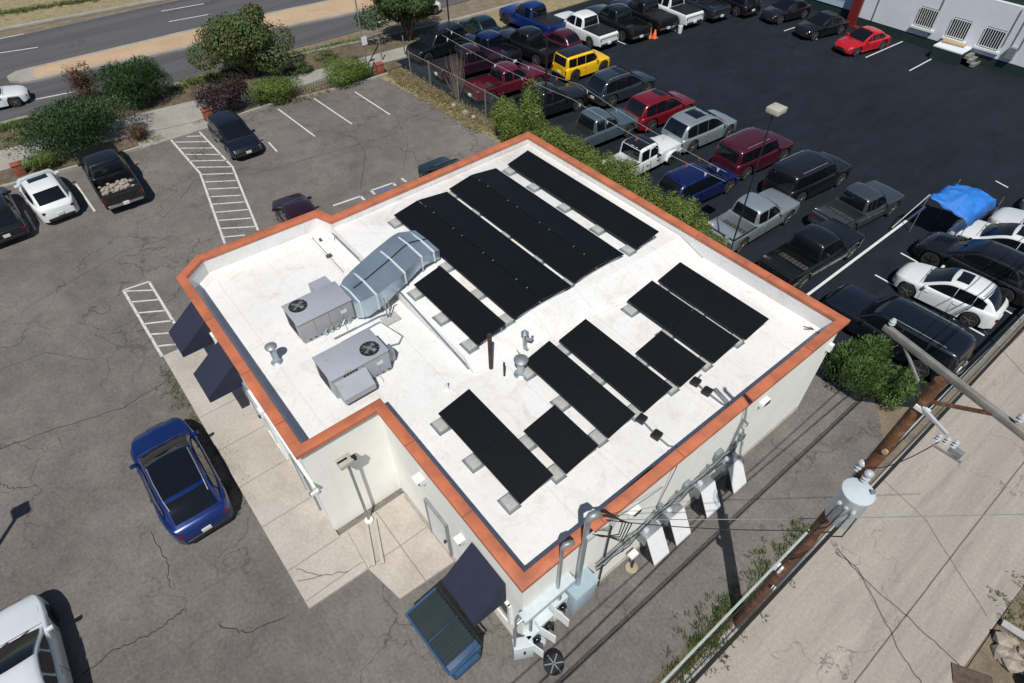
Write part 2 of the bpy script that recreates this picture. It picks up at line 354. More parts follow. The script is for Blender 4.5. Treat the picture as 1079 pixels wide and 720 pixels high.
ke = [(-42.4, -60), (-41.1, -3.5), (-40.7, .3), (-40.55, 3.9)]
slab('lot_kerb', ke + [(x+.2, y) for x, y in ke[::-1]], 0, .13, M['curb'])
ke = [(-40.6, 8.4), (-40.65, 12.6), (-39.8, 17.4), (-39.7, 20.5)]
slab('lot_kerb', ke + [(x+.2, y) for x, y in ke[::-1]], 0, .13, M['curb'])
sheet('parking_lot', [(-40.9, -60), (-40.6, 3.9), (-40.4, 8.4), (-40.5, 12.6), (-39.7, 21.0), (-24, 20.6), (-3.0, 20.2), (-1.3, 18), (-1.25, -60)], .004, M['asph'])
sheet('grass_strip', [(-39.7, 19.8), (-34, 20.3), (-27, 20.7), (-20, 19.5), (-20, 22.4), (-39.5, 22.4)], .008, M['drygrass'])
sheet('car_lot', [(-41.2, 21.9), (-30, 21.9), (-20, 19.0), (-3.2, 19.2), (-1.6, 20.6), (-1.3, 24), (-.6, 60), (-.6, 120), (-40.0, 120), (-41.2, 60)], .012, M['lot'])
sheet('alley_road', [(-1.0, -60), (-1.0, 9), (-.85, 20), (-.45, 40), (0, 120), (4.6, 120), (4.1, 25), (3.85, 16.7), (3.75, 12.2), (3.5, 0), (3.4, -60)], .008, M['alley'])
sheet('weedy_verge', [(-1.5, -60), (-1.45, 9), (-1.12, 13), (-1.0, 13), (-1.0, -60)], .010, M['mulch'])
# joints and wandering cracks in the alley slab
def strip(pts, w, z, mb):
    for a, b in zip(pts, pts[1:]):
        a = Vector((*a, 0)); b = Vector((*b, 0)); d = (b-a); 
        if d.length < 1e-4: continue
        n = Vector((-d.y, d.x, 0)).normalized()*w/2
        mb.add([(a-n).to_tuple()[:2]+(z,), (b-n).to_tuple()[:2]+(z,), (b+n).to_tuple()[:2]+(z,), (a+n).to_tuple()[:2]+(z,)], [(0, 1, 2, 3)])
def wander(pts, amp, n=10):
    out = []
    for a, b in zip(pts, pts[1:]):
        for i in range(n):
            t = i/n; out.append((a[0]+(b[0]-a[0])*t+random.uniform(-amp, amp), a[1]+(b[1]-a[1])*t+random.uniform(-amp, amp)))
    out.append(pts[-1]); return out
mb = MB()
strip(wander([G(900, 720), G(1079, 487)], .006, 30), .035, .013, mb)
strip(wander([G(1079, 487), G(1200, 350)], .006, 10), .035, .013, mb)
for a, b in (((905, 505), (1050, 650)), ((995, 500), (1075, 545)), ((845, 600), (1000, 745))): pass
strip(wander([G(930, 505), G(975, 548), G(1040, 650)], .015, 8), .022, .013, mb)
strip(wander([G(880, 582), G(905, 600), G(925, 640), G(950, 690), G(972, 722)], .03, 6), .04, .013, mb)
strip(wander([G(882, 578), G(905, 606), G(950, 645), G(990, 682), G(1022, 712)], .03, 6), .04, .013, mb)
strip(wander([G(1020, 330), G(1079, 395)], .02, 8), .025, .013, mb)
structure(mb.build('alley_joints', M['crack2']))
mb = MB()
for pts, wd in (([(-18, 479), (60, 452), (130, 430), (180, 398)], .05), ([(85, 712), (120, 686), (165, 665), (195, 642)], .05), ([(0, 510), (14, 516), (40, 512)], .04), ([(160, 560), (175, 590), (180, 620)], .04),
                ([(230, 660), (262, 668), (300, 650)], .05), ([(260, 185), (300, 175), (350, 160), (420, 140)], .045), ([(360, 130), (385, 160), (380, 200)], .04), ([(415, 118), (430, 150), (425, 180)], .03),
                ([(190, 210), (205, 190), (240, 184), (262, 176)], .05), ([(395, 100), (430, 120), (470, 130)], .03), ([(20, 330), (70, 300), (130, 265), (180, 250)], .035), ([(0, 390), (50, 372), (100, 380)], .03),
                ([(300, 120), (340, 128), (400, 122)], .03)):
    strip(wander([G(*p) for p in pts], .05, 9), wd*.62, .0075, mb)
structure(mb.build('pavement_cracks', M['crack']))

# painted lines ------------------------------------------------------
mb = MB()
def pline(a, b, w=.1, z=.009, m=None): strip([G(*a), G(*b)], w, z, m if m is not None else mb)
for a, b in (((293, 115), (332, 144)), ((331, 104), (371, 131)), ((374, 97), (411, 121)), ((283, 150), (292, 160)), ((80, 194), (100, 223)), ((26, 222), (38, 243))): pline(a, b)
L1 = [G(177, 144), G(211, 183), G(237, 257)]; L2 = [G(210, 139), G(245, 176), G(272, 243)]
strip(L1, .11, .009, mb); strip(L2, .11, .009, mb)
def lerp_path(P, y):
    for a, b in zip(P, P[1:]):
        if a[0] <= y <= b[0]:
            t = (y-a[0])/(b[0]-a[0]); return (y, a[1]+(b[1]-a[1])*t)
xs0, xs1 = L1[0][0], L1[-1][0]
for i, (a, b) in enumerate((((197, 144), (214, 143.5)), ((183, 150), (219, 149.5)), ((189, 156.5), (225, 156)), ((194, 163), (233, 163)), ((200, 170), (240, 169)), ((206, 176.5), (244, 176)), ((212, 184), (246, 183)), ((216, 192), (249, 190.5)), ((219, 199.5), (252, 198)), ((222, 207.5), (254, 206)), ((224, 215.5), (258, 213)), ((227, 224), (262, 221)), ((230, 232.5), (266, 230)), ((233, 241), (269, 239)), ((236, 250), (258, 248)))): pline(a, b, .09)
pline((130, 306), (157, 297)); pline((130, 306), (171, 376), .11); pline((157, 297), (184, 341), .11)
for a, b in (((133, 307), (161, 306)), ((138, 318.5), (167, 316)), ((145, 330), (174, 327.5)), ((152, 341.5), (182, 338)), ((159, 352.5), (180, 351)), ((166, 365), (186, 363))): pline(a, b, .09)
# accessible bay marks behind the building
for a, b in (((351, 217), (380, 207)), ((380, 207), (384, 211)), ((391, 201), (414, 193)), ((414, 193), (417, 196)), ((391, 201), (395, 205)), ((423, 188), (428, 192))): pline(a, b, .13)
structure(mb.build('parking_lines', M['line']))
mb = MB()
for a, b in (((400, 202.5), (410, 198.5)),): pline(a, b, .16, .0135, mb)
structure(mb.build('accessible_mark', M['blueline']))
mb = MB()
def lline(a, b, w=.09): pline(a, b, w, .018, mb)
for a, b in (((839, 320), (975, 218)), ): lline(a, b, .13)
for a, b in (((922, 290), (1037, 354)), ((949, 267), (1066, 331)), ((1049, 191), (1062, 198)), ((958, 75), (986, 60)), ((912, 61), (951, 44)), ((857, 43), (887, 30)), ((826, 33), (838, 29)), ((642, 40), (659, 47)), ((671, 33), (684, 39)), ((698, 27), (712, 33)), ((726, 21), (737, 26)), ((790, 5), (801, 1))): lline(a, b)
structure(mb.build('car_lot_lines', M['linenew']))
mb = MB()
for a, b in (((0, 56), (40, 50)), ((0, 41), (25, 36)), ((178, 23), (222, 15)), ((170, 12), (215, 4)), ((32, 106), (80, 96.5)), ((398, 24), (410, 20))): pline(a, b, .14, .006, mb)
structure(mb.build('street_lines', M['line']))

# ------------------------------------------------------------------ the building
def offset(poly, d):          # inward for counter-clockwise rings
    n = len(poly); out = []
    for i in range(n):
        p0, p1, p2 = (Vector(poly[(i+k) % n]) for k in (-1, 0, 1))
        a = (p1-p0).normalized(); b = (p2-p1).normalized(); na = Vector((-a.y, a.x)); nb = Vector((-b.y, b.x))
        m = (na+nb); m = m/(m.length_squared/2) if m.length > 1e-6 else na
        out.append(tuple(p1+m*d))
    return out
OUT = [(-4.25, 3.55), (-4.25, 17.35), (-20.35, 17.25), (-20.25, 7.1), (-21.0, 6.85), (-21.18, 2.1), (-20.42, 1.1), (-10.88, 1.1), (-10.88, 3.6)]
bld = empty('building', (-12, 9, 0), 'single storey white stucco building with terracotta rimmed flat roof in the middle of the photo', 'building')
def bpart(mb, name, mat, parent=None, **k):
    o = mb.build(name, mat, parent or bld, **k)
    if (parent or bld) is bld: o.location = (12, -9, 0)
    return o
def ring(mb, A, B, z0, z1):
    n = len(A)
    vs = [(x, y, z) for z in (z0, z1) for P in (A, B) for x, y in P]
    fs = []
    for i in range(n):
        j = (i+1) % n
        fs += [(i, j, 2*n+j, 2*n+i), (n+j, n+i, 3*n+i, 3*n+j), (2*n+i, 2*n+j, 3*n+j, 3*n+i), (i, n+i, n+j, j)]
    mb.add(vs, fs)
W0 = offset(OUT, .14); W1 = offset(OUT, .28)
mb = MB(); ring(mb, W0, W1, 0, 4.58); bpart(mb, 'wall', M['wall'])
mb = MB(); ring(mb, OUT, offset(OUT, .31), 4.56, 4.72); bpart(mb, 'parapet_cap', M['orange'], bevel=.012)
for (x, y, d) in ((-4.405, 6.2, 0), (-4.405, 9.2, 0), (-4.405, 12.2, 0), (-4.405, 15.2, 0), (-7.2, 17.175, 1), (-10.3, 17.155, 1), (-13.4, 17.135, 1), (-16.5, 17.115, 1), (-20.15, 14.2, 0), (-20.15, 11.0, 0), (-20.94, 4.6, 0), (-17.6, 1.255, 1), (-14.6, 1.255, 1), (-12.2, 1.255, 1), (-9.3, 3.73, 1), (-6.6, 3.71, 1)):
    mb = MB(); mb.box((x, y, 4.722), (.33, .03, .012) if d == 0 else (.03, .33, .012)); bpart(mb, 'cap_seam', M['orange2'])
IN = offset(OUT, .26)
mb = MB(); mb.prism(IN, 3.6, 3.86); roof = bpart(mb, 'roof', M['roof'])
# raised half of the roof with a step and a canted edge
rz = [(-10.97, 6.95), (-9.75, 17.06), (-20.02, 16.96), (-19.95, 7.4), (-20.3, 7.2), (-20.3, 6.95)]
mb = MB(); rz[0] = (-11.25, 6.95); rz[1] = (-10.95, 16.99); mb.prism(rz, 3.8, 4.34); bpart(mb, 'raised_roof', M['roof'], bevel=.03)
mb = MB(); mb.add([(-11.26, 6.955, 4.32), (-10.96, 16.98, 4.32), (-9.55, 16.98, 3.87), (-10.72, 6.955, 3.87), (-11.26, 6.955, 3.8), (-10.96, 16.98, 3.8), (-9.55, 16.98, 3.8), (-10.72, 6.955, 3.8)], [(0, 1, 2, 3), (4, 5, 6, 7), (0, 3, 7, 4), (1, 5, 6, 2), (2, 6, 7, 3), (0, 4, 5, 1)]); bpart(mb, 'roof_ramp', M['roof'])
mb = MB(); mb.bar((-9.6, 16.9, 3.88), (-10.76, 7.0, 3.88), .07, .05); bpart(mb, 'ramp_edge', M['roof'])
cant = [(W1[i], W1[(i+1) % len(W1)]) for i in range(len(W1))]
mb = MB()      # cant strips at the foot of the parapet
for i, (a, b) in enumerate(cant):
    if i in (0, 6, 7, 8, 5, 4, 3):
        A = offset(OUT, .285); B = offset(OUT, .5); n = len(A); j = (i+1) % n
        mb.add([(A[i][0], A[i][1], 4.02), (A[j][0], A[j][1], 4.02), (B[j][0], B[j][1], 3.865), (B[i][0], B[i][1], 3.865)], [(0, 1, 2, 3)])
A = offset(OUT, .285); B = offset(OUT, .5)
mb.add([(-9.8, A[1][1], 4.02), (A[1][0], A[1][1], 4.02), (B[1][0], B[1][1], 3.865), (-9.8, B[1][1], 3.865)], [(0, 1, 2, 3)])
bpart(mb, 'cant_strip', M['roof'])
mb = MB(); ring(mb, offset(OUT, .276), offset(OUT, .292), 3.8, 4.555); bpart(mb, 'parapet_lining', M['roof'])
# expansion line by the step
# wall base strip, doors and windows -- alley wall (x=-4.39) and south side (y = 3.74 and y=1.24)
mb = MB(); mb.box((-4.36, 10.3, .12), (.1, 13.4, .24)); mb.box((-7.5, 3.69, .1), (6.2, .1, .2)); bpart(mb, 'plinth', M['curb'])
# door in the recess and lamp boxes
def wall_door(x0, x1, y, z1, name='door'):
    mb = MB(); mb.box(((x0+x1)/2, y-.02, z1/2), (x1-x0, .06, z1)); o = bpart(mb, name, M['white'])
    mb = MB(); 
    for x in (x0-.04, x1+.04): mb.box((x, y-.03, z1/2+.02), (.08, .09, z1+.04))
    mb.box(((x0+x1)/2, y-.03, z1+.05), (x1-x0+.16, .09, .08)); f = mb.build('frame', M['steel'], o)
    mb = MB(); mb.box((x1-.1, y-.09, 1.0), (.04, .08, .16)); mb.build('handle', M['black'], o)
wall_door(-8.9, -7.9, 3.70, 2.15)
def window(x0, x1, y, z0, z1):
    mb = MB(); 
    for x in (x0, x1): mb.box((x, y-.03, (z0+z1)/2), (.08, .1, z1-z0+.08))
    for z in (z0, z1): mb.box(((x0+x1)/2, y-.032, z), (x1-x0, .1, .08))
    mb.box(((x0+x1)/2, y-.03, (z0+z1)/2), (.05, .06, z1-z0))
    o = bpart(mb, 'window', M['white'])
    MB().box(((x0+x1)/2, y-.01, (z0+z1)/2), (x1-x0, .02, z1-z0)).build('pane', M['glass'], o)
window(-6.3, -4.9, 3.69, .9, 2.2)
for a, b in ((-20.1, -19.2), (-18.7, -17.1), (-15.9, -14.4)): window(a, b, 1.24, .3, 2.6)
wall_door(-16.9, -16.0, 1.24, 2.2, 'door')
wall_door(-12.9, -12.0, 1.24, 2.2, 'door')
# long white ledge under the parapet of the front wall
mb = MB(); mb.box((-12.6, 1.2, 3.05), (3.6, .08, .1)); mb.box((-14.35, 1.16, 3.1), (.25, .2, .3)); bpart(mb, 'ledge', M['white'])
mb = MB(); mb.box((-10.98, 1.16, 2.6), (.08, .25, .1)); bpart(mb, 'bracket', M['white'])
# wall lamp on the recess wall
for (x, y, z, sx, sy, nm) in ((-8.85, 3.62, 3.5, .28, .2, 'wall_lamp'), (-7.0, 3.64, 2.7, .22, .16, 'wall_lamp')):
    mb = MB(); mb.box((x, y, z), (sx, sy, .26)); mb.box((x, y-.06, z+.15), (sx+.04, sy+.1, .05)); o = bpart(mb, nm, M['white'], bevel=.01)
    MB().box((x, y-.11, z-.02), (sx*.7, .02, .16)).build('lens', M['black'], o)
for (y, z) in ((7.55, 3.55), (13.35, 3.6)):
    mb = MB(); mb.box((-4.32, y, z), (.16, .4, .22)); o = bpart(mb, 'wall_vent', M['white'], bevel=.015)
    MB().box((-4.236, y+.05, z), (.02, .26, .14)).build('grille', M['black'], o)
mb = MB(); mb.box((-4.33, 12.6, 3.1), (.14, .16, .2)); mb.box((-4.33, 17.0, 3.6), (.16, .16, .3)); bpart(mb, 'junction_box', M['white'])
# slot of shade at the lifted parapet flashing, put in as a dark patch
mb = MB(); mb.add([(-4.5, 6.0, 3.9), (-4.80, 7.0, 3.9), (-4.87, 8.6, 3.9), (-4.72, 9.6, 3.9), (-4.5, 9.8, 3.9), (-4.5, 9.8, 3.8), (-4.5, 6, 3.8), (-4.8, 8, 3.8)], [(0, 1, 2, 3, 4), (5, 6, 7), (0, 6, 7, 1), (1, 7, 2), (2, 7, 3), (3, 7, 5, 4)]); bpart(mb, 'shade_patch', M['rust'])
mb = MB(); mb.box((-4.30, 6.6, 2.0), (.04, .04, 3.9)); bpart(mb, 'down_wire', M['cable'])

# ---- awnings
def awning(x0, x1, y, zt, zb, out, label, xr=0):
    o = empty('awning', ((x0+x1)/2, y, zb), label, 'awning', 'navy canvas awnings')
    hw = (x1-x0)/2; h = zt-zb
    mb = MB()
    t = .025
    mb.add([(-hw, 0, h), (hw, 0, h), (hw, -out, .22), (-hw, -out, .22), (hw, -out, 0), (-hw, -out, 0), (-hw, 0, h-t), (hw, 0, h-t), (hw, -out+t, .22-t), (-hw, -out+t, .22-t), (hw, -out+t, 0), (-hw, -out+t, 0)],
           [(0, 1, 2, 3), (3, 2, 4, 5), (7, 6, 9, 8), (8, 9, 11, 10), (4, 10, 11, 5)])
    for s in (-1, 1): mb.add([(s*hw, 0, h-.002), (s*hw, -out, .218), (s*hw, -out, 0.004), (s*hw, 0, 0.004)], [(0, 1, 2, 3)])
    mb.build('canopy', M['navy'], o)
    mb = MB()
    for s in (-1, 1): mb.tube([(s*(hw-.03), -.02, .03), (s*(hw-.03), -out+.04, .03)], .014, 6)
    mb.tube([(-hw+.03, -out+.04, .03), (hw-.03, -out+.04, .03)], .014, 6)
    mb.build('frame', M['steel'], o)
awning(-6.5, -5.05, 3.67, 3.35, 2.25, 1.05, 'wide navy awning above the blue dumpster in the recess')
awning(-18.2, -16.75, 1.22, 3.2, 2.1, 1.22, 'navy awning nearest the blue car on the left wall')
awning(-20.85, -19.45, 1.22, 3.2, 2.1, 1.22, 'navy awning over the end of the striped area')
a = empty('awning', (-20.9, 1.75, 2.0), 'smallest navy awning at the clipped corner of the building', 'awning', 'navy canvas awnings', rad(-53))
mb = MB(); mb.add([(-.45, 0, 1.2), (.45, 0, 1.2), (.45, -.95, .22), (-.45, -.95, .22), (.45, -.95, 0), (-.45, -.95, 0), (.45, 0, 0), (-.45, 0, 0)], [(0, 1, 2, 3), (3, 2, 4, 5), (1, 6, 4, 2), (0, 3, 5, 7), (7, 5, 4, 6)]); mb.build('canopy', M['navy'], a)
MB().tube([(-.42, -.9, .03), (.42, -.9, .03)], .014, 6).build('frame', M['steel'], a)

# ---- concrete walk round the front with joints and bollards
slab('walkway', [(-22.4, -.62), (-9.25, -.56), (-9.2, 1.42), (-10.7, 1.3), (-10.72, 3.7), (-8.0, 3.7), (-7.7, 3.3), (-7.78, 1.7), (-10.6, 1.42), (-10.75, 1.24), (-20.5, 1.24), (-21.3, 2.2), (-22.2, 1.3)][:3] + [(-10.74, 1.52), (-10.74, 1.24), (-20.5, 1.24), (-21.3, 2.2), (-22.3, 1.3)], 0, .1, M['walk'])
slab('walkway', [(-10.74, 1.53), (-9.19, 1.43), (-7.78, 1.70), (-7.68, 3.7), (-10.74, 3.7)], 0, .1, M['walk'])
mb = MB()
for a, b in (((-10.7, 1.2), (-10.7, -.58)), ((-12.6, 1.2), (-12.6, -.58)), ((-14.5, 1.2), (-14.5, -.6)), ((-16.4, 1.2), (-16.4, -.6)), ((-18.3, 1.2), (-18.3, -.6)), ((-10.7, 2.6), (-7.72, 2.6)), ((-9.2, 1.45), (-9.2, 3.6)), ((-9.5, -.55), (-9.5, 1.4))): strip(wander([a, b], .008, 6), .022, .105, mb)
strip(wander([(-10.6, -.3), (-9.9, .2), (-9.5, .9)], .05, 5), .03, .105, mb); strip(wander([(-10.2, -.5), (-9.9, .2)], .05, 5), .03, .105, mb)
structure(mb.build('walkway_joints', plain('walk_joint', (.17, .15, .13), 1)))  # joint lines in their own darker concrete tone

# ---- flood light pole in the recess
lp = empty('flood_light_pole', (-10.56, 2.26, .1), 'grey flood light on a slim dark pole in the building recess', 'flood light')
MB().tube([(0, 0, 0), (0, 0, 3.55)], .045, 10).build('pole', M['steel'], lp)
mb = MB(); mb.box((0, -.05, 3.68), (.34, .44, .2)); o = mb.build('lamp_head', M['beige'], lp, bevel=.03)
MB().box((0, -.12, 3.785), (.06, .3, .03)).build('lens', M['glass'], o)
MB().box((.06, .2, 3.7), (.12, .14, .16)).build('photocell', M['black'], lp)
MB().lathe((0, 0, 0), [(.14, 0), (.14, .12), (.06, .16)], 12).build('base_collar', M['white'], lp)
for i, y in enumerate((1.95, 2.2)):
    a = G3(386+i*9, 551-i*3, .15); b = G3(394+i*9.5, 596-i*2, .15)
    o = MB().bar((a.x, a.y, .15), (b.x, b.y, .15), .11, .1).build('rail', M['beige'], None, bevel=.01)
    tag(o, ('left' if i == 0 else 'right')+' one of the two pale bars lying on the walk below the flood light', 'bar', 'pale bars on the walk')

# ------------------------------------------------------------------ solar arrays
def ballast(mb, x, y, z): mb.box((x, y, z+.06), (.4, .28, .1))
def array(label, x0, x1, yl, yh, zl, zh, nmod, roofz, trays=True, joint=False, dual=None):
    cx = (x0+x1)/2
    o = empty('solar_array', (cx, yl, roofz), label, 'solar array', 'black solar arrays on the white roof')
    mw = (x1-x0)/nmod
    segs = [(yl, yh, zl, zh)] if dual is None else [(yl, dual[0], zl, dual[1]), (dual[0]+.03, yh, dual[1], zh)]
    for (ya, yb, za, zb) in segs:
        for i in range(nmod):
            g = .012 if not joint else .02
            a = x0+i*mw+g/2-cx; b = x0+(i+1)*mw-g/2-cx; t = .035; A = ya-yl; B = yb-yl; ZA = za-roofz; ZB = zb-roofz
            pm = MB().add([(a, A, ZA), (b, A, ZA), (b, B, ZB), (a, B, ZB), (a, A, ZA-t), (b, A, ZA-t), (b, B, ZB-t), (a, B, ZB-t)], [(0, 1, 2, 3), (7, 6, 5, 4), (0, 4, 5, 1), (1, 5, 6, 2), (2, 6, 7, 3), (3, 7, 4, 0)]).build('solar_panel', M['pframe'], o)
            e = .02; MB().add([(a+e, A+e, ZA+.003+(ZB-ZA)*e/(B-A)), (b-e, A+e, ZA+.003+(ZB-ZA)*e/(B-A)), (b-e, B-e, ZB+.003-(ZB-ZA)*e/(B-A)), (a+e, B-e, ZB+.003-(ZB-ZA)*e/(B-A))], [(0, 1, 2, 3)]).build('glass_face', M['panel'], pm)
    for i in range(nmod+1):
        x = x0+i*mw-cx; xx = min(max(x, x0-cx+.15), x1-cx-.15); ya, yb = segs[0][0], segs[-1][1]; za, zb = segs[0][2], segs[-1][3]
        mb = MB(); mb.bar((xx, ya-yl-.12, .05), (xx, yb-yl+.1, .05), .04, .05)
        for y_, z_ in ((ya-yl+.1, za-roofz-.03), (yb-yl-.1, zb-roofz-.03)): mb.bar((xx, y_, .05), (xx, y_, z_), .04)
        mb.build('rack_rail', M['galv'], o)
    if dual:
        mb = MB()
        for i in range(nmod): 
            for f in (.3, .6): mb.box((x0-cx+(i+f)*mw, dual[0]-yl+.015, dual[1]-roofz+.012), (.04, .05, .02))
        mb.build('ridge_clamp', M['galv'], o)
    if trays:
        n = 0
        for i in range(nmod+1):
            x = x0+(i if nmod > 1 else i)*mw-cx; x = min(max(x, x0-cx+.3), x1-cx-.3)
            mb = MB(); mb.box((x, -.14, .07), (.42, .30, .1)); b = mb.build('ballast_block', M['cinder'], o, bevel=.012)
            MB().box((x, -.14, .012), (.56, .42, .02)).build('tray', M['galv'], b)
            if n == 0 and dual is None and False: pass
    return o
RZ = 4.34; LZ = 3.86
array('top edge row of solar panels beside the ivy hedge side parapet', -18.97, -11.31, 14.9, 16.05, 4.55, 4.80, 4, RZ)
array('long double pitched solar array, second row from the hedge side', -19.05, -11.4, 11.85, 14.32, 4.55, 4.55, 4, RZ, True, False, (13.0, 4.74))
array('long double pitched solar array that meets the end of the shiny duct', -18.93, -11.34, 9.1, 11.66, 4.55, 4.55, 4, RZ, True, False, (10.24, 4.74))
array('short solar array alone beside the shiny duct', -14.93, -11.17, 7.46, 8.6, 4.55, 4.80, 2, RZ)
array('solar array nearest the right corner of the roof', -9.95, -6.11, 14.64, 15.77, 4.1, 4.35, 2, LZ)
array('solar array with a pale joint across its middle', -9.92, -6.12, 13.02, 14.22, 4.1, 4.35, 2, LZ, True, True)
array('single solar panel below the array with a pale joint', -8.03, -6.16, 11.45, 12.6, 4.1, 4.35, 1, LZ)
array('solar array in the middle of the lower roof, next row up from the vent pipes', -10.01, -6.2, 9.88, 11.07, 4.1, 4.35, 2, LZ)
array('solar array touching the cluster of bluish vent pipes', -10.03, -6.22, 8.41, 9.47, 4.1, 4.35, 2, LZ)
array('single solar panel between the two lowest long arrays', -7.98, -6.12, 6.68, 7.88, 4.1, 4.35, 1, LZ)
array('solar array nearest the lower corner of the roof', -10.07, -6.22, 5.12, 6.28, 4.1, 4.35, 2, LZ)

# ------------------------------------------------------------------ rooftop units
def fan_opening(o, x, y, z, r):
    mb = MB(); mb.lathe((x, y, z), [(r, -.06), (r, .012), (r-.03, .018), (r-.05, -.02)], 28)
    mb.build('fan_ring', M['black'], o, smooth=40)
    MB().lathe((x, y, z), [(r-.04, -.02), (r-.04, .003)], 28).build('fan_well', M['black'], o)
    mb = MB()
    for k in range(4):
        t = k*math.pi/2+.5; mb.add([(x+math.cos(t-.3)*.07, y+math.sin(t-.3)*.07, z+.022), (x+math.cos(t-.25)*(r-.08), y+math.sin(t-.25)*(r-.08), z+.008), (x+math.cos(t+.3)*(r-.08), y+math.sin(t+.3)*(r-.08), z+.03), (x+math.cos(t+.3)*.07, y+math.sin(t+.3)*.07, z+.034)], [(0, 1, 2, 3)])
    mb.lathe((x, y, z), [(.07, .01), (.07, .05)], 12)
    mb.build('fan_blades', M['steel'], o)
    mb = MB()
    for k in range(3): mb.lathe((x, y, z), [(r*(.3+.27*k), .045), (r*(.3+.27*k)-.008, .05)], 24) if False else None
    for k in range(6):
        t = k*math.pi/6; mb.bar((x-math.cos(t)*r, y-math.sin(t)*r, z+.05), (x+math.cos(t)*r, y+math.sin(t)*r, z+.05), .008)
    mb.build('fan_guard', M['steel'], o)
def unit(label, x0, x1, y0, y1, fan, matside):
    o = empty('rooftop_unit', ((x0+x1)/2, (y0+y1)/2, LZ), label, 'air conditioner', 'rooftop air conditioners'); hx = (x1-x0)/2; hy = (y1-y0)/2
    MB().box((0, 0, .06), (2*hx-.1, 2*hy-.1, .12)).build('curb', M['galv'], o)
    MB().box((0, 0, .52), (2*hx, 2*hy, .80)).build('cabinet', matside, o, bevel=.015)
    MB().box((0, 0, .945), (2*hx+.05, 2*hy+.05, .05)).build('top_panel', M['hvac'], o, bevel=.01)
    cx, cy = fan[0]-(x0+x1)/2, fan[1]-(y0+y1)/2
    fan_opening(o, cx, cy, .975, .31)
    mb = MB()
    for f in (-.45, .1, .6): mb.box((hx+.004, f*hy, .5), (.012, .02, .74))
    for f in (-.3, .5): mb.box((f*hx, -hy-.004, .5), (.02, .012, .74))
    mb.build('panel_seam', M['steel'], o)
    mb = MB()
    for k in range(12): mb.box((-hx*.15+0, -hy-.008, .2+k*.055), (hx*1.1, .012, .028))
    mb.build('coil_louvre', M['black'], o)
    mb = MB()
    for k in range(9): mb.box((hx+.006, -hy+.25+k*.2, .14), (.014, .09, .03))
    mb.build('base_slot', M['black'], o)
    MB().box((hx+.006, hy-.35, .62), (.012, .22, .14)).build('rating_plate', M['plate'], o)
    MB().tube([(hx+.04, hy-.5, .15), (hx+.25, hy-.5, .1), (hx+.28, hy-.5, .02)], .02, 6).build('drain_pipe', M['white'], o)
    return o, hx, hy
u1, hx, hy = unit('grey rooftop unit connected to the shiny duct', -16.52, -15.36, 3.34, 5.28, (-16.18, 3.75), M['hvac2'])
mb = MB(); mb.add([(-hx-.62, .25, .86), (-hx-.62, .9, .86), (-hx, .9, .93), (-hx, .25, .93), (-hx-.62, .25, .5), (-hx-.62, .9, .5), (-hx, .9, .35), (-hx, .25, .35)], [(0, 1, 2, 3), (0, 4, 5, 1), (1, 5, 6, 2), (0, 3, 7, 4)]); mb.build('rain_hood', M['hvac'], u1)
mb = MB()
for k in range(5): mb.tube([(hx+.02, -.3+k*.22, .12+random.random()*.1), (hx+.12, -.25+k*.22, .2), (hx+.05, -.1+k*.22, .3)], .02, 6)
mb.build('valve_set', M['galv'], u1)
u2, hx, hy = unit('grey rooftop unit with a sloped intake hood near the recess corner', -13.77, -12.58, 3.08, 5.04, (-12.98, 4.62), M['hvac'])
mb = MB(); y0 = -hy+.08; y1 = .15
mb.add([(hx, y0, .78), (hx, y1, .78), (hx+.48, y1, .42), (hx+.48, y0, .42), (hx, y0, .16), (hx, y1, .16), (hx+.48, y1, .2), (hx+.48, y0, .2)], [(0, 1, 2, 3), (3, 2, 6, 7), (0, 3, 7, 4), (1, 5, 6, 2)]); mb.build('intake_hood', M['hvac'], u2)
mb = MB()
for k in range(5): mb.box((hx+.01, y0+.35+k*.1, .86), (.02, .07, .04))
mb.build('louvre', M['black'], u2)
MB().box((.2, hy+.16, .35), (.3, .3, .5)).build('electrical_box', M['steel'], u2, bevel=.01)

# ---- galvanised duct, a humped run from the first unit up to the raised roof
du = empty('roof_duct', (-15.9, 5.3, LZ), 'shiny humped sheet metal duct running from the rooftop unit up to the raised roof', 'duct')
prof = [(5.30, -16.35, -15.25, 4.68, 4.0), (5.6, -16.5, -15.0, 4.84, 4.08), (6.2, -16.7, -14.92, 4.93, 4.3), (7.15, -16.98, -15.08, 5.03, 4.56), (8.05, -17.2, -15.4, 5.1, 4.64), (8.35, -17.25, -15.48, 5.08, 4.62), (9.05, -17.25, -15.62, 4.84, 4.44)]
mb = MB(); vs = []
for (y, xa, xb, zt, zb) in prof:
    xm = (xa+xb)/2; vs += [(xa, y, zb), (xa, y, zt-.06), (xm, y, zt+.01), (xb, y, zt), (xb, y, zb)]
vs = [(x+15.9, y-5.3, z-LZ) for x, y, z in vs]; fs = []
for i in range(len(prof)-1):
    for k in range(5): fs.append((i*5+k, i*5+(k+1) % 5, (i+1)*5+(k+1) % 5, (i+1)*5+k))
fs += [(4, 3, 2, 1, 0), tuple(len(vs)-5+k for k in range(5))]
mb.add(vs, fs); mb.build('casing', M['duct'], du)
mb = MB()
def along(i, t):
    a = prof[i]; b = prof[i+1]; return [a[k]+(b[k]-a[k])*t for k in range(5)]
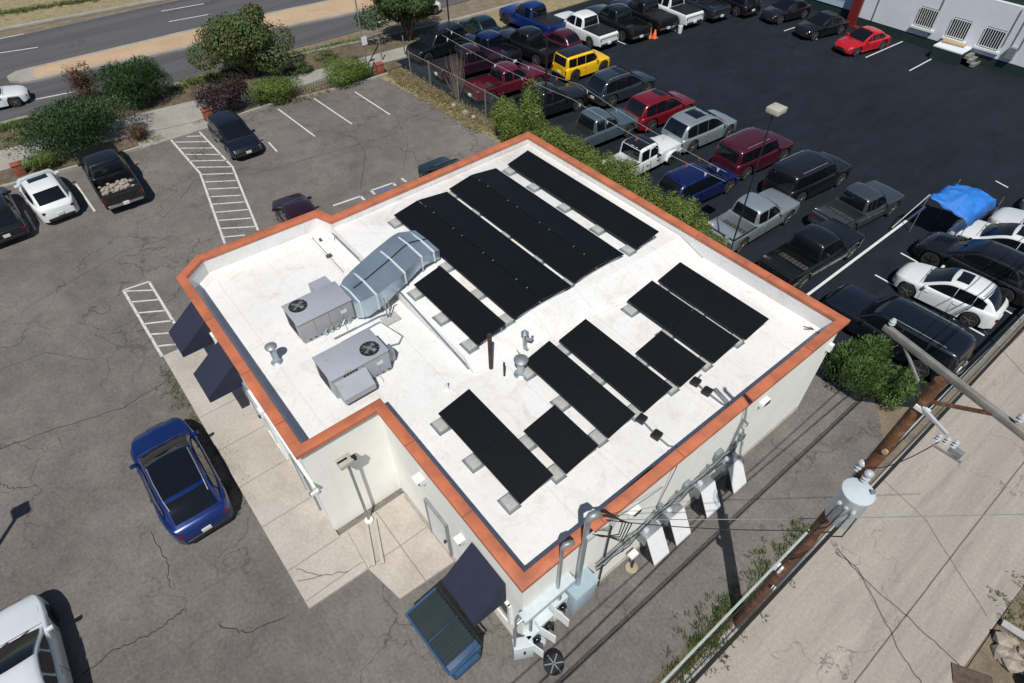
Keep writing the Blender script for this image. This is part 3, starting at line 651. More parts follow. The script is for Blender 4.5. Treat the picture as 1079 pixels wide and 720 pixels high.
for (i, t) in ((0, .5), (1, .7), (3, .15), (4, .45), (5, .6)):
    y, xa, xb, zt, zb = along(i, t); xm = (xa+xb)/2; z0 = -LZ
    P = [Vector((xa-.015, y, zb)), Vector((xa-.015, y, zt-.09)), Vector((xm, y, zt+.03)), Vector((xb+.015, y, zt+.01)), Vector((xb+.015, y, zb))]
    P = [p+Vector((15.9, -5.3, z0)) for p in P]
    mb = MB()
    for a, b in zip(P, P[1:]): mb.bar(a, b, .06, .03)
    mb.build('seam_band', M['ductseam'], du)
mb = MB()
P = [Vector((( a[1]+a[2])/2+15.9, a[0]-5.3, a[3]+.03-LZ)) for a in prof[1:]]
for a, b in zip(P, P[1:]): mb.bar(a, b, .035, .02)
mb.build('ridge_seam', M['black'], du)
for x, y in ((-15.2, 6.3), (-15.5, 8.2), (-16.9, 6.3), (-16.95, 8.3)): MB().bar((x+15.9, y-5.3, .0 if y < 6.9 else .5), (x+15.9, y-5.3, .7), .05).build('support', M['galv'], du)

# ---- vents, pipes, conduits, cable blocks
def vent(label, x, y, z, h, r, cap, mat, lean=0, group=None):
    o = empty('roof_vent', (x, y, z), label, 'roof vent', group)
    MB().lathe((0, 0, 0), [(r*2.0, 0), (r*1.3, .05), (r, .12), (r, h)], 16).build('pipe', mat, o, smooth=50)
    if cap == 'mushroom': MB().lathe((0, 0, h), [(r*1.05, -.03), (r*1.9, -.02), (r*1.95, .03), (r*1.2, .09), (.01, .11)], 18).build('cap', M['steel'], o, smooth=50)
    if cap == 'cone': MB().lathe((0, 0, h), [(r*.5, .02), (r*1.8, .04), (.01, .2)], 16).build('cap', M['galv'], o, smooth=50)
    return o
vent('mushroom capped galvanised vent standing alone beside the left parapet', *G(292, 381, LZ), LZ, .7, .10, 'mushroom', M['galv'])
vent('thin white vent stub left of the lowest solar arrays', *G(471, 410, LZ), LZ, .32, .05, None, M['white'])
p = G(517.5, 388, LZ); o = tag(MB().tube([(p[0], p[1], LZ), (p[0], p[1], LZ+1.55)], .07, 10).build('vent_pipe', M['rust']), 'tall dark rusty pipe standing on the roof left of the vent cluster', 'pipe')
p = G(531.5, 396, LZ); tag(MB().tube([(p[0], p[1], LZ), (p[0], p[1], LZ+.62)], .035, 8).build('vent_pipe', M['black']), 'short thin black pipe between the tall pipe and the capped vents', 'pipe')
x, y = G(549, 394, LZ)
o = vent('fat bluish capped vent touching the corner of a solar array', x, y, LZ, .66, .12, 'mushroom', M['galv'])
x, y = G(553, 367, LZ+.02)
o = vent('slender galvanised vent with a forked top behind the fat vent', x, y, LZ, .7, .075, 'cone', M['galv'])
MB().tube([(.0, .02, .45), (.18, .12, .5), (.22, .14, .66)], .05, 8).build('side_branch', M['galv'], o)
# gas line and conduit by the units
def run(name, pts, r, mat, label, cat, group=None, n=6):
    P = [Vector(p) for p in pts]; o = MB().tube(P, r, n).build(name, mat, smooth=60); return tag(o, label, cat, group)
run('gas_pipe', [G3(352, 357, LZ+.1), G3(398, 334, LZ+.1), G3(407, 331, LZ+.1), G3(412, 334, LZ+.1)], .025, M['galv'], 'galvanised gas pipe between the two rooftop units', 'pipe')
run('gas_pipe', [G3(360, 361, LZ+.1), G3(400, 339, LZ+.1), G3(424, 354, LZ+.1), G3(420, 362, LZ+.1), G3(405, 366, LZ+.1)], .022, M['galv'], 'galvanised gas pipe bending round the unit with the sloped hood', 'pipe')
x, y = G(409, 336, LZ)
o = empty('gas_manifold', (x, y, LZ), 'upright pipe manifold on a grey plate beside the duct', 'manifold')
MB().box((.1, .05, .03), (.45, .6, .06)).build('plate', M['cinder'], o); MB().tube([(0, 0, 0), (0, 0, 1.0)], .028, 8).build('riser', M['steel'], o); MB().tube([(0, .12, 0), (0, .12, .9), (.0, .25, .9)], .025, 8).build('riser', M['steel'], o)
run('antenna_cable', [G3(326, 240, LZ+.03), G3(330, 252, LZ+.03), G3(345, 268, LZ+.03), G3(362, 287, LZ+.03)], .012, M['cable'], 'thin dark cable crossing the roof towards the duct', 'cable')
for k, (px, py) in enumerate(((347, 271), (338, 254))):
    x, y = G(px, py, LZ); o = MB().box((x, y, LZ+.06), (.12, .22 if k == 0 else .1, .1), rad(0)).build('pipe_block', M['bark'], bevel=.01); tag(o, ('larger' if k == 0 else 'smaller')+' brown block holding the thin cable near the duct', 'block', 'brown cable blocks')
x, y = G(322, 236, LZ)
o = empty('antenna', (x, y, LZ), 'fallen grey antenna frame by the step in the top left parapet', 'antenna')
mb = MB(); mb.bar((0, -1.6, .1), (.1, .1, .2), .04); mb.bar((-.3, -.1, .2), (.35, .1, .2), .03); mb.bar((-.2, -.5, .2), (.25, -.4, .2), .03); mb.bar((0, .1, .2), (.15, .5, .05), .03); mb.build('boom', M['galv'], o)
mb = MB(); mb.lathe((.08, .15, 0), [(.05, 0), (.05, .25)], 8); mb.build('foot', M['steel'], o)
# roof conduits on black blocks
def blocks(name, pix, label, z=LZ):
    for k, (px, py) in enumerate(pix):
        x, y = G(px, py, z+.05); o = MB().box((x, y, z+.07), (.26, .3, .14), rad(10)).build('conduit_block', M['black'], bevel=.02)
        tag(o, label[k], 'block', 'black conduit blocks on the roof')
blocks('b', ((676, 442), (692, 459), (733, 403), (745, 413), (535, 346), (681, 266)), ('black conduit block at the lower tip of the middle arrays', 'black conduit block halfway between those arrays and the alley parapet', 'black conduit block at the tip of the single panel', 'black conduit block beside the bluish shadow strip near the alley parapet', 'black conduit block at the tip of the short array beside the duct', 'black conduit block at the tip of the top edge row'))
run('conduit', [G3(676, 442, LZ+.1), G3(692, 459, LZ+.1), G3(705, 470, LZ+.1), G3(712, 471, LZ+.1), Vector((-4.7, G(716, 469, LZ)[1], LZ+.15))], .025, M['galv'], 'grey conduit running from the middle arrays to the parapet', 'conduit')
run('conduit', [G3(739, 395, LZ+.1), G3(733, 403, LZ+.1), G3(745, 413, LZ+.1), G3(762, 426, LZ+.1), G3(768, 427, LZ+.1)], .025, M['galv'], 'grey conduit running past the single panel to the dark notch in the parapet', 'conduit')
run('conduit', [G3(535, 346, LZ+.1), G3(539, 362, LZ+.1), G3(550, 376, LZ+.1)], .02, M['galv'], 'grey conduit curving to the fat bluish vent', 'conduit')
o = MB().bar(G3(753, 410, LZ+.06), G3(767, 425, LZ+.06), .12, .1).build('pole_shadow_strip', M['steel'], bevel=.01); tag(o, 'bluish strip put in for the utility pole shadow near the alley parapet', 'painted shadow')  # pole shadow on the roof, put in as a bluish bar
x, y = G(857, 349, LZ)
o = empty('cable_coil', (x, y, LZ), 'tangle of brown cable in the right corner of the roof', 'cable')
mb = MB()
for k in range(4): mb.tube([(-.4+random.random()*.2, -.2+k*.1, .05), (-.1, -.1+k*.05, .08), (.1, .1-k*.04, .05), (.3, .15-k*.06, .1)], .015, 5)
mb.build('strand', M['bark'], o)
o = MB().bar(G3(418, 304, 4.36), G3(492, 386, 4.36), .05, .05).build('edge_trim', M['galv']); tag(o, 'long grey metal trim on the step beside the short array', 'trim')
o = MB().bar(G3(350, 246, 4.3), G3(378, 273, 4.3), .05, .05).build('edge_trim', M['galv']); tag(o, 'short grey metal trim on the step between the parapet and the duct', 'trim')

# ------------------------------------------------------------------ alley wall services
WX = -4.39
def mast(label, y, z0, z1, r, x=WX+.14, hood=True):
    o = empty('service_mast', (x, y, z0), label, 'service mast'); MB().tube([(0, 0, 0), (0, 0, z1-z0)], r, 10).build('pipe', M['galv'], o, smooth=60)
    if hood: MB().tube([(0, 0, z1-z0), (.02, .06, z1-z0+.12), (.06, .2, z1-z0+.12), (.08, .28, z1-z0)], [r*1.1, r*1.5, r*1.5, r], 10).build('weatherhead', M['steel'], o, smooth=60)
    return o
m1 = mast('tall grey service mast with looped wires rising past the parapet', 5.45, 2.2, 5.9, .075, WX+.2)
mb = MB()
for k in range(4):
    t = k*.05; mb.tube([(.08, .28, 3.7), (.25+t, .5, 3.75), (.5+t, .62+t, 3.55), (.55+t, .5, 3.2-t), (.3, .25+t, 3.0-t), (.12, .1, 3.05)], .016, 6)
mb.build('drip_loop', M['cable'], m1)
MB().box((.12, .05, 3.0), (.1, .24, .1)).build('insulator', M['porc'], m1)
mast('short grey mast beside the tall one on the alley wall', 4.75, 2.9, 5.3, .05, WX+.14)
def cabinet(label, y0, y1, z0, z1, d, mat, door=None, group=None, extra=None):
    o = empty('meter_cabinet', (WX, (y0+y1)/2, z0), label, 'electrical cabinet', group); hy = (y1-y0)/2
    MB().box((d/2, 0, (z1-z0)/2), (d, 2*hy, z1-z0)).build('case', mat, o, bevel=.012)
    MB().box((d/2+.02, 0, z1-z0+.02), (d+.06, 2*hy+.05, .03)).build('rain_lip', mat, o)
    MB().box((d+.012, 0, (z1-z0)/2-.02), (.02, 2*hy-.08, (z1-z0)*.8)).build('door', mat, o, bevel=.005)
    return o
cabinet('large pale blue cabinet at the foot of the tall mast', 5.15, 5.95, .9, 2.2, .45, plain('pale_blue_enamel', (.33, .42, .48), .4, 0, .08))
o = empty('wireway', (WX, 4.4, 2.75), 'long pale wireway box on the wall above the meter boxes', 'electrical box'); MB().box((.14, 0, .12), (.28, 1.7, .24)).build('case', M['tank'], o, bevel=.01); MB().tube([(.14, -.55, 0), (.14, -.55, -1.2)], .05, 8).build('conduit', M['galv'], o); MB().tube([(.14, .45, 0), (.14, .45, -1.0)], .06, 8).build('conduit', M['galv'], o)
MB().tube([(.14, -.75, .15), (.14, -1.0, .12), (.14, -1.1, -.2), (.14, -1.1, -1.4)], .035, 8).build('bent_conduit', M['galv'], o)
def meter(label, y, z, ang, s=1, x=WX):
    o = empty('meter_box', (x, y, z), label, 'meter box', 'meter boxes at the lower corner of the building')
    MB().box((.12*s, 0, .25*s), (.24*s, .5*s, .5*s)).build('case', M['tank'], o, bevel=.01)
    mb = MB(); R = Matrix.Rotation(ang, 4, 'Z'); T = Matrix.Translation((.25*s, -.25*s, 0)) @ R
    mb.box((0, .24*s, .25*s), (.025, .48*s, .52*s), 0, 0, 1, T); mb.build('open_door', M['white'], o)
    MB().lathe((.25*s, .0, .28*s), [(.11*s, 0), (.11*s, .1), (.08*s, .14)], 14, 'X').build('meter_dial', M['glass'], o, smooth=50)
    MB().box((.245*s, .12*s, .12*s), (.03, .14*s, .12*s)).build('breaker', M['tan'], o)
meter('white meter box with its door open, nearest the pale blue cabinet', 4.85, 1.55, rad(-80))
meter('white meter box with its door open, second from the pale blue cabinet', 4.35, 1.05, rad(-70))
meter('white meter box with its door open, below the bent conduit', 3.95, .75, rad(-75))
o = empty('meter_box', (WX+.05, 3.62, .35), 'pale grey cabinet with a dark latch at the very corner of the wall', 'meter box', 'meter boxes at the lower corner of the building', rad(-28))
MB().box((.15, 0, .45), (.3, .55, .9)).build('case', M['tank'], o, bevel=.02); MB().box((.31, .02, .5), (.02, .06, .22)).build('latch', M['black'], o)
o = empty('meter_box', (WX, 4.05, .1), 'cluster of gas fittings with purple and white valves at the wall foot', 'gas meter'); mb = MB()
for k in range(5): mb.tube([(.15+.1*(k % 2), -.3+k*.15, 0), (.15+.1*(k % 2), -.3+k*.15, .45+.06*k), (.3, -.25+k*.15, .5+.06*k)], .028, 7)
mb.lathe((.3, .05, .3), [(.14, 0), (.16, .05), (.16, .22), (.1, .28)], 14); mb.build('fittings', M['porc'], o, smooth=50)
# round reel on the asphalt
x, y = G(583, 704); o = empty('fan_grille', (x, y, .35), 'round black fan grille lying beside the meter boxes', 'fan grille')
mb = MB(); mb.lathe((0, 0, 0), [(.28, -.05), (.29, 0), (.28, .05)], 24); mb.build('rim', M['black'], o, smooth=50)
mb = MB()
for k in range(6):
    t = k*math.pi/3; mb.bar((0, 0, .07), (math.cos(t)*.27, math.sin(t)*.27, .07), .03, .02)
mb.build('spokes', M['steel'], o); MB().lathe((0, 0, 0), [(.05, -.35), (.05, -.05)], 8).build('stand', M['steel'], o)
# four white hooded boxes along the wall
for k, (y, lab) in enumerate(((8.4, 'white hooded box on the alley wall, nearest the tall service mast'), (9.4, 'white hooded box on the alley wall, second from the tall service mast'), (10.85, 'white hooded box half shaded by the utility pole shadow'), (12.2, 'white hooded box on the alley wall, farthest from the tall service mast'))):
    o = empty('hooded_box', (WX, y, .75), lab, 'hooded box', 'white hooded boxes along the alley wall')
    MB().box((.2, 0, .75), (.4, .64, .5)).build('case', M['steel'], o, bevel=.01)
    mb = MB(); mb.add([(.42, -.33, .98), (.42, .33, .98), (.92, .33, .05), (.92, -.33, .05), (.39, -.33, .96), (.39, .33, .96), (.89, .33, .03), (.89, -.33, .03)], [(0, 1, 2, 3), (7, 6, 5, 4), (0, 3, 7, 4), (1, 5, 6, 2), (2, 6, 7, 3), (0, 4, 5, 1)]); mb.build('hood', M['white'], o)
    mb = MB(); mb.add([(.41, -.335, .95), (.90, -.335, .03), (.55, -.335, .03), (.41, -.31, .95), (.90, -.31, .03), (.55, -.31, .03)], [(0, 1, 2), (5, 4, 3), (0, 3, 4, 1), (1, 4, 5, 2)]); mb.build('side_screen', M['black'], o)
    mb = MB(); mb.lathe((.2, -.15, 1.0), [(.1, 0), (.1, .12), (.06, .16)], 10); mb.build('cap', M['porc'], o, smooth=50)
    mb = MB(); mb.tube([(.1, .25, 1.0), (.08, .25, 1.6)], .03, 6); mb.tube([(.1, -.02, 1.0), (.06, 0, 1.35), (.06, .4, 1.4)], .02, 6); mb.build('conduit', M['steel'], o)
rnd = random.Random(31)
for k, (zb2, lab) in enumerate(((2.05, 'upper added dark cable run standing in for cable shadows and clutter on the alley wall'), (1.72, 'lower added dark cable run standing in for cable shadows and clutter on the alley wall'))):
    P_ = [(WX+.08+rnd.uniform(0, .06), 6.3+i*.33, zb2+rnd.uniform(-.07, .07)) for i in range(20)]
    o = empty('shadow_cable_run', (0, 0, 0), lab, 'cable', 'added cable runs standing in for shadows on the alley wall'); MB().tube(P_, .028, 5).build('cable', M['steel'], o)  # dark cables added in place of the overhead cables' shadows on the wall
    MB().tube([(x+.03, y, z-.08+rnd.uniform(-.05, .05)) for x, y, z in P_], .018, 5).build('cable', M['cable'], o)
for k, (y, z, w2, lab) in enumerate(((7.55, 1.8, .22, 'small grey box on the alley wall left of the first hooded box'), (8.9, 2.25, .18, 'small grey box above and between the first two hooded boxes'), (10.1, 2.2, .25, 'grey box above the second and third hooded boxes'), (11.5, 2.5, .3, 'largest grey box in the pole shadow on the alley wall'), (12.75, 2.3, .2, 'small grey box right of the last hooded box'))):
    o = empty('wall_box', (WX, y, z), lab, 'electrical box', 'small grey boxes on the alley wall'); MB().box((.08, 0, 0), (.14, w2, w2*1.2)).build('case', M['steel'], o, bevel=.01); MB().tube([(.05, 0, -.1), (.05, 0, -.75)], .022, 6).build('conduit', M['galv'], o)
# small tan valve box and box by the wall foot
x, y = G(668, 600, .1); o = empty('floor_box', (x-.1, y, 0), 'tan round concrete collar with a dark stub at the wall foot', 'collar'); MB().lathe((0, 0, 0), [(.2, 0), (.2, .08), (.15, .1)], 14).build('collar', plain('sandy_concrete', (.34, .29, .21), .9), o); MB().tube([(0, 0, .1), (0, 0, .5)], .04, 8).build('stub', M['black'], o); MB().box((-.1, .05, .75), (.2, .3, .1)).build('bracket', M['white'], o); MB().tube([(-.1, .05, .1), (-.1, .05, .72)], .03, 6).build('post', M['steel'], o)

# ------------------------------------------------------------------ utility pole
PX, PY = -.92, 9.06
up = empty('utility_pole', (PX, PY, 0), 'brown wooden utility pole with a crossarm between the building and the alley', 'utility pole'); up.rotation_euler.y = rad(1.4)
MB().tube([(0, 0, -.02), (0, 0, 3), (0, 0, 7), (0, 0, 11.42)], [.165, .15, .125, .095], 16).build('pole', M['wood'], up, smooth=60)
ar = MB().bar((-1.15, .32, 11.5), (1.75, -.18, 11.46), .095, .12).build('crossarm', M['greywood'], up, bevel=.008)
mb = MB()
for t in (0.02, .98): pass
for (x, y) in ((-1.08, .31), (1.08, -.06)): mb.lathe((x, y, 11.55), [(.02, 0), (.02, .06), (.055, .08), (.035, .11), (.055, .13), (.03, .18)], 12)
mb.build('insulator', M['porc'], up, smooth=50)
MB().bar((0, .05, 10.9), (-.75, .24, 11.45), .045, .03).build('brace', M['greywood'], up)
MB().bar((0, .0, 10.9), (.8, -.04, 11.44), .06, .045).build('brace', M['wood'], up)
MB().box((.06, -.08, 10.8), (.22, .1, .08)).build('bracket', M['white'], up)
o = MB().bar((.05, -.1, 10.85), (.55, -.25, 10.8), .05, .05).build('cutout_arm', M['porc'], up)
mb = MB()
for k in range(3): mb.lathe((.5+.11*k, -.27, 10.66+.04*k), [(.02, -.09), (.045, -.06), (.02, -.03), (.045, 0), (.02, .03), (.045, .06), (.02, .09)], 10)
mb.build('cutout_insulator', M['porc'], o, smooth=50)
mb = MB(); mb.bar((.5, -.36, 10.55), (.95, -.28, 10.5), .035); mb.box((.8, -.27, 10.62), (.2, .1, .1)); mb.build('switch_arm', M['steel'], o)
o = empty('transformer', (PX+.36, PY-.40, 7.55), 'pale grey pole mounted transformer on the utility pole', 'transformer')
MB().lathe((0, 0, 0), [(.25, 0), (.275, .04), (.275, .9), (.295, .94), (.295, 1.0), (.09, 1.06)], 28).build('tank', M['tank'], o, smooth=35)
for (x, y) in ((-.26, .36), (-.06, .24)):
    b = MB().lathe((x, y, 1.05), [(.04, -.3), (.04, 0), (.08, .03), (.05, .09), (.085, .12), (.05, .18), (.085, .22), (.085, .28), (.04, .32)], 12).build('bushing', M['porc'], o, smooth=50)
MB().box((-.15, .3, .75), (.2, .14, .3)).build('hanger', M['steel'], o)
mb = MB()
for k in range(4): mb.tube([(-.1+.12*k, -.3, .7), (-.12+.13*k, -.42, .6), (-.15+.14*k, -.4, .1), (-.25+.1*k, -.2, -.5)], .014, 5)
mb.build('lead', M['cable'], o); 
for k in range(3): MB().lathe((-.12+.14*k, -.31, .72), [(.035, 0), (.05, .05), (.035, .1)], 8, 'Y').build('terminal', M['porc'], o)
MB().lathe((.18, .12, 1.06), [(.04, 0), (.04, .06)], 8).build('relief_valve', M['steel'], o)
# pole furniture and knobs of wood on the pole
mb = MB(); mb.tube([(.16, .1, .1), (.15, .1, 5.8)], .035, 8); mb.build('riser', M['galv'], up)
MB().box((-.1, -.17, 4.15), (.2, .12, .25)).build('clamp', M['white'], up); MB().box((.1, -.2, 3.3), (.08, .06, .12)).build('tag', M['white'], up)
MB().lathe((.05, -.14, 9.55), [(.055, -.02), (.05, .03)], 10, 'Y').build('knot', M['tan'], up)

# overhead wires
def wire(label, a, b, sag, r, mat, n=16, group='overhead wires', cat='wire'):
    a = Vector(a); b = Vector(b); P = [a.lerp(b, i/n) - Vector((0, 0, sag*4*(i/n)*(1-i/n))) for i in range(n+1)]
    return tag(MB().tube(P, r, 5).build('overhead_wire', mat), label, cat, group)
wire('pale green cable crossing in front of the utility pole foot', (-.98, -14, 5.2), (PX+.05, PY-.18, 6.1), .5, .028, M['palecable'])
wire('pale green cable continuing past the utility pole along the car lot', (PX+.05, PY-.1, 6.1), (-.6, 46, 6.2), .5, .024, M['palecable'])
wire('thick black cable on the alley side of the utility pole', (-.52, -14, 5.5), (-.62, 48, 5.7), .25, .035, M['cable'], 30)
wire('second black cable just above the thick one beside the pole', (-.46, -14, 5.8), (-.6, 48, 5.95), .25, .02, M['cable'], 30)
wire('grey messenger wire between the two black cables', (-.62, -14, 5.3), (-.72, 48, 5.45), .25, .016, M['galv'], 30)
wire('thin black wire high on the utility pole', (-.75, -14, 6.9), (-.75, 48, 7.0), .3, .02, M['cable'], 30)
wire('service drop from the looped mast to the utility pole', (WX+.45, 5.75, 5.9), (PX-.05, PY-.15, 6.0), .15, .012, M['cable'])
wire('thin wire from the looped mast running right across the alley', (WX+.45, 5.8, 5.85), (3.4, 14.5, 6.6), .1, .010, M['galv'])
wire('thin wire from the alley wall to the looped mast', (WX+.06, 8.7, 3.6), (WX+.5, 5.8, 5.8), .05, .008, M['cable'])
wire('thin wire hanging down the alley wall from the parapet', (-4.23, 8.9, 4.6), (WX+.04, 8.75, 2.3), .02, .012, M['cable'])
wire('thin wire from the pole switch to the transformer', (PX+.8, PY-.3, 10.6), (PX+.2, PY-.1, 8.9), .3, .009, M['cable'])

# ------------------------------------------------------------------ dumpster
dm = empty('dumpster', (-5.9, 2.08, 0), 'blue dumpster with ribbed black lids below the wide awning', 'dumpster', None, rad(1.5))
DW, DD, DH = 2.05, 1.05, 1.12
mb = MB(); mb.add([(-DW/2, -DD/2+.12, .12), (DW/2, -DD/2+.12, .12), (DW/2, DD/2-.02, .12), (-DW/2, DD/2-.02, .12), (-DW/2, -DD/2, DH-.12), (DW/2, -DD/2, DH-.12), (DW/2, DD/2, DH), (-DW/2, DD/2, DH)], [(3, 2, 1, 0), (0, 1, 5, 4), (1, 2, 6, 5), (2, 3, 7, 6), (3, 0, 4, 7), (4, 5, 6, 7)])
mb.build('body', M['dbody'], dm, bevel=.015)
mb = MB()
for x in (-DW/2, DW/2): mb.bar((x, -DD/2, DH-.1), (x, DD/2, DH+.02), .07, .06)
mb.bar((-DW/2, -DD/2-.01, DH-.1), (DW/2, -DD/2-.01, DH-.1), .06, .06); mb.build('rim', M['dbody'], dm)
for s in (-1, 1):
    mb = MB(); x0, x1 = (-DW/2+.04, -.02) if s < 0 else (.02, DW/2-.22)
    n = 14
    for i in range(n):
        a = x0+(x1-x0)*i/n; b = x0+(x1-x0)*(i+1)/n; h = .04 if i % 2 else .008
        mb.add([(a, -DD/2+.03, DH-.09+h), (b, -DD/2+.03, DH-.09+h), (b, DD/2-.04, DH+.035+h), (a, DD/2-.04, DH+.035+h), (a, -DD/2+.03, DH-.11), (b, -DD/2+.03, DH-.11), (b, DD/2-.04, DH), (a, DD/2-.04, DH)], [(0, 1, 2, 3), (0, 4, 5, 1), (1, 5, 6, 2), (2, 6, 7, 3), (3, 7, 4, 0)])
    mb.build('lid', M['dlid'], dm)
mb = MB(); mb.bar((-DW/2-.02, DD/2+.05, DH+.05), (DW/2+.02, DD/2+.05, DH+.05), .05); mb.build('hinge_bar', M['black'], dm)
for x in (-DW/2+.1, DW/2-.1):
    for y in (-DD/2+.2, DD/2-.12): MB().lathe((x, y, .08), [(.08, -.03), (.08, .03)], 12, 'Y').build('caster', M['rubber'], dm)
for s in (-1, 1): MB().box((s*(DW/2+.06), 0, .75), (.12, .8, .14)).build('lift_pocket', M['dbody'], dm)
o = MB().box((-7.3+.55, 2.66, .55), (.9, .14, 1.1)).build('black_panel', M['black']) if False else None

# ------------------------------------------------------------------ vehicles
def interp(T, x):
    if x <= T[0][0]: return T[0][1]
    for (a, p), (b, q) in zip(T, T[1:]):
        if x <= b: return p+(q-p)*((x-a)/(b-a) if b > a else 0)
    return T[-1][1]
def smooth_i(T, x, e=.012): return (interp(T, x-e)+interp(T, x)*2+interp(T, x+e))/4
KIND = {
 'suv': dict(top=((0, .46), (.012, .54), (.05, .575), (.5, .57), (.70, .59), (.77, .58), (.91, .535), (.965, .48), (1, .37)),
             wid=((0, .84), (.02, .92), (.08, .97), (.2, 1), (.8, 1), (.90, .96), (.95, .91), (.98, .82), (1, .66)),
             cab=((.012, .55), (.065, .86), (.115, .965), (.18, .995), (.42, 1.0), (.545, .965), (.745, .575)), panes=((.085, .235), (.243, .41), (.418, .70)), wh=(.19, .82)),
 'wagon': dict(top=((0, .50), (.012, .60), (.05, .64), (.5, .61), (.70, .60), (.78, .58), (.92, .52), (.975, .46), (1, .36)),
             wid=((0, .66), (.015, .79), (.05, .90), (.12, .97), (.24, 1), (.76, 1), (.86, .95), (.93, .85), (.975, .70), (1, .46)),
             cab=((.04, .62), (.13, .88), (.22, .975), (.32, 1.0), (.45, .995), (.54, .955), (.735, .59)), panes=((.15, .25), (.257, .42), (.428, .70)), wh=(.20, .82)),
 'sedan': dict(top=((0, .46), (.015, .58), (.06, .64), (.2, .64), (.5, .62), (.68, .61), (.75, .595), (.92, .52), (.975, .46), (1, .36)),
             wid=((0, .80), (.02, .89), (.08, .95), (.22, 1), (.78, 1), (.88, .95), (.94, .87), (.975, .77), (1, .58)),
             cab=((.10, .63), (.22, .90), (.30, .985), (.42, 1.0), (.50, .97), (.70, .60)), panes=((.20, .34), (.36, .50), (.52, .67)), wh=(.19, .81)),
 'pickup': dict(top=((0, .55), (.01, .60), (.03, .615), (.5, .60), (.69, .62), (.745, .61), (.93, .575), (.975, .54), (1, .42)),
             wid=((0, .93), (.02, .97), (.08, .99), (.2, 1), (.85, 1), (.95, .96), (.985, .90), (1, .82)),
             cab=((.345, .58), (.362, .90), (.385, .975), (.44, .995), (.53, 1.0), (.585, .965), (.70, .61)), panes=((.375, .475), (.492, .665)), wh=(.185, .83)),
 'jeep': dict(top=((0, .54), (.01, .60), (.03, .60), (.5, .60), (.65, .61), (.90, .585), (.965, .56), (1, .46)),
             wid=((0, .86), (.02, .90), (.6, .90), (.68, .88), (.80, .80), (.95, .74), (1, .68)),
             cab=((.345, .58), (.352, .93), (.365, .985), (.45, 1.0), (.55, .995), (.585, .97), (.635, .61)), panes=((.36, .465), (.485, .60)), wh=(.17, .83)),
 'boxsuv': dict(top=((0, .52), (.01, .58), (.04, .60), (.5, .60), (.72, .61), (.78, .60), (.93, .575), (.975, .54), (1, .42)),
             wid=((0, .88), (.02, .95), (.08, .99), (.2, 1), (.82, 1), (.94, .96), (.98, .90), (1, .82)),
             cab=((.01, .58), (.028, .90), (.05, .975), (.10, .995), (.55, 1.0), (.61, .965), (.715, .61)), panes=((.055, .215), (.225, .405), (.413, .685)), wh=(.19, .83)),
}
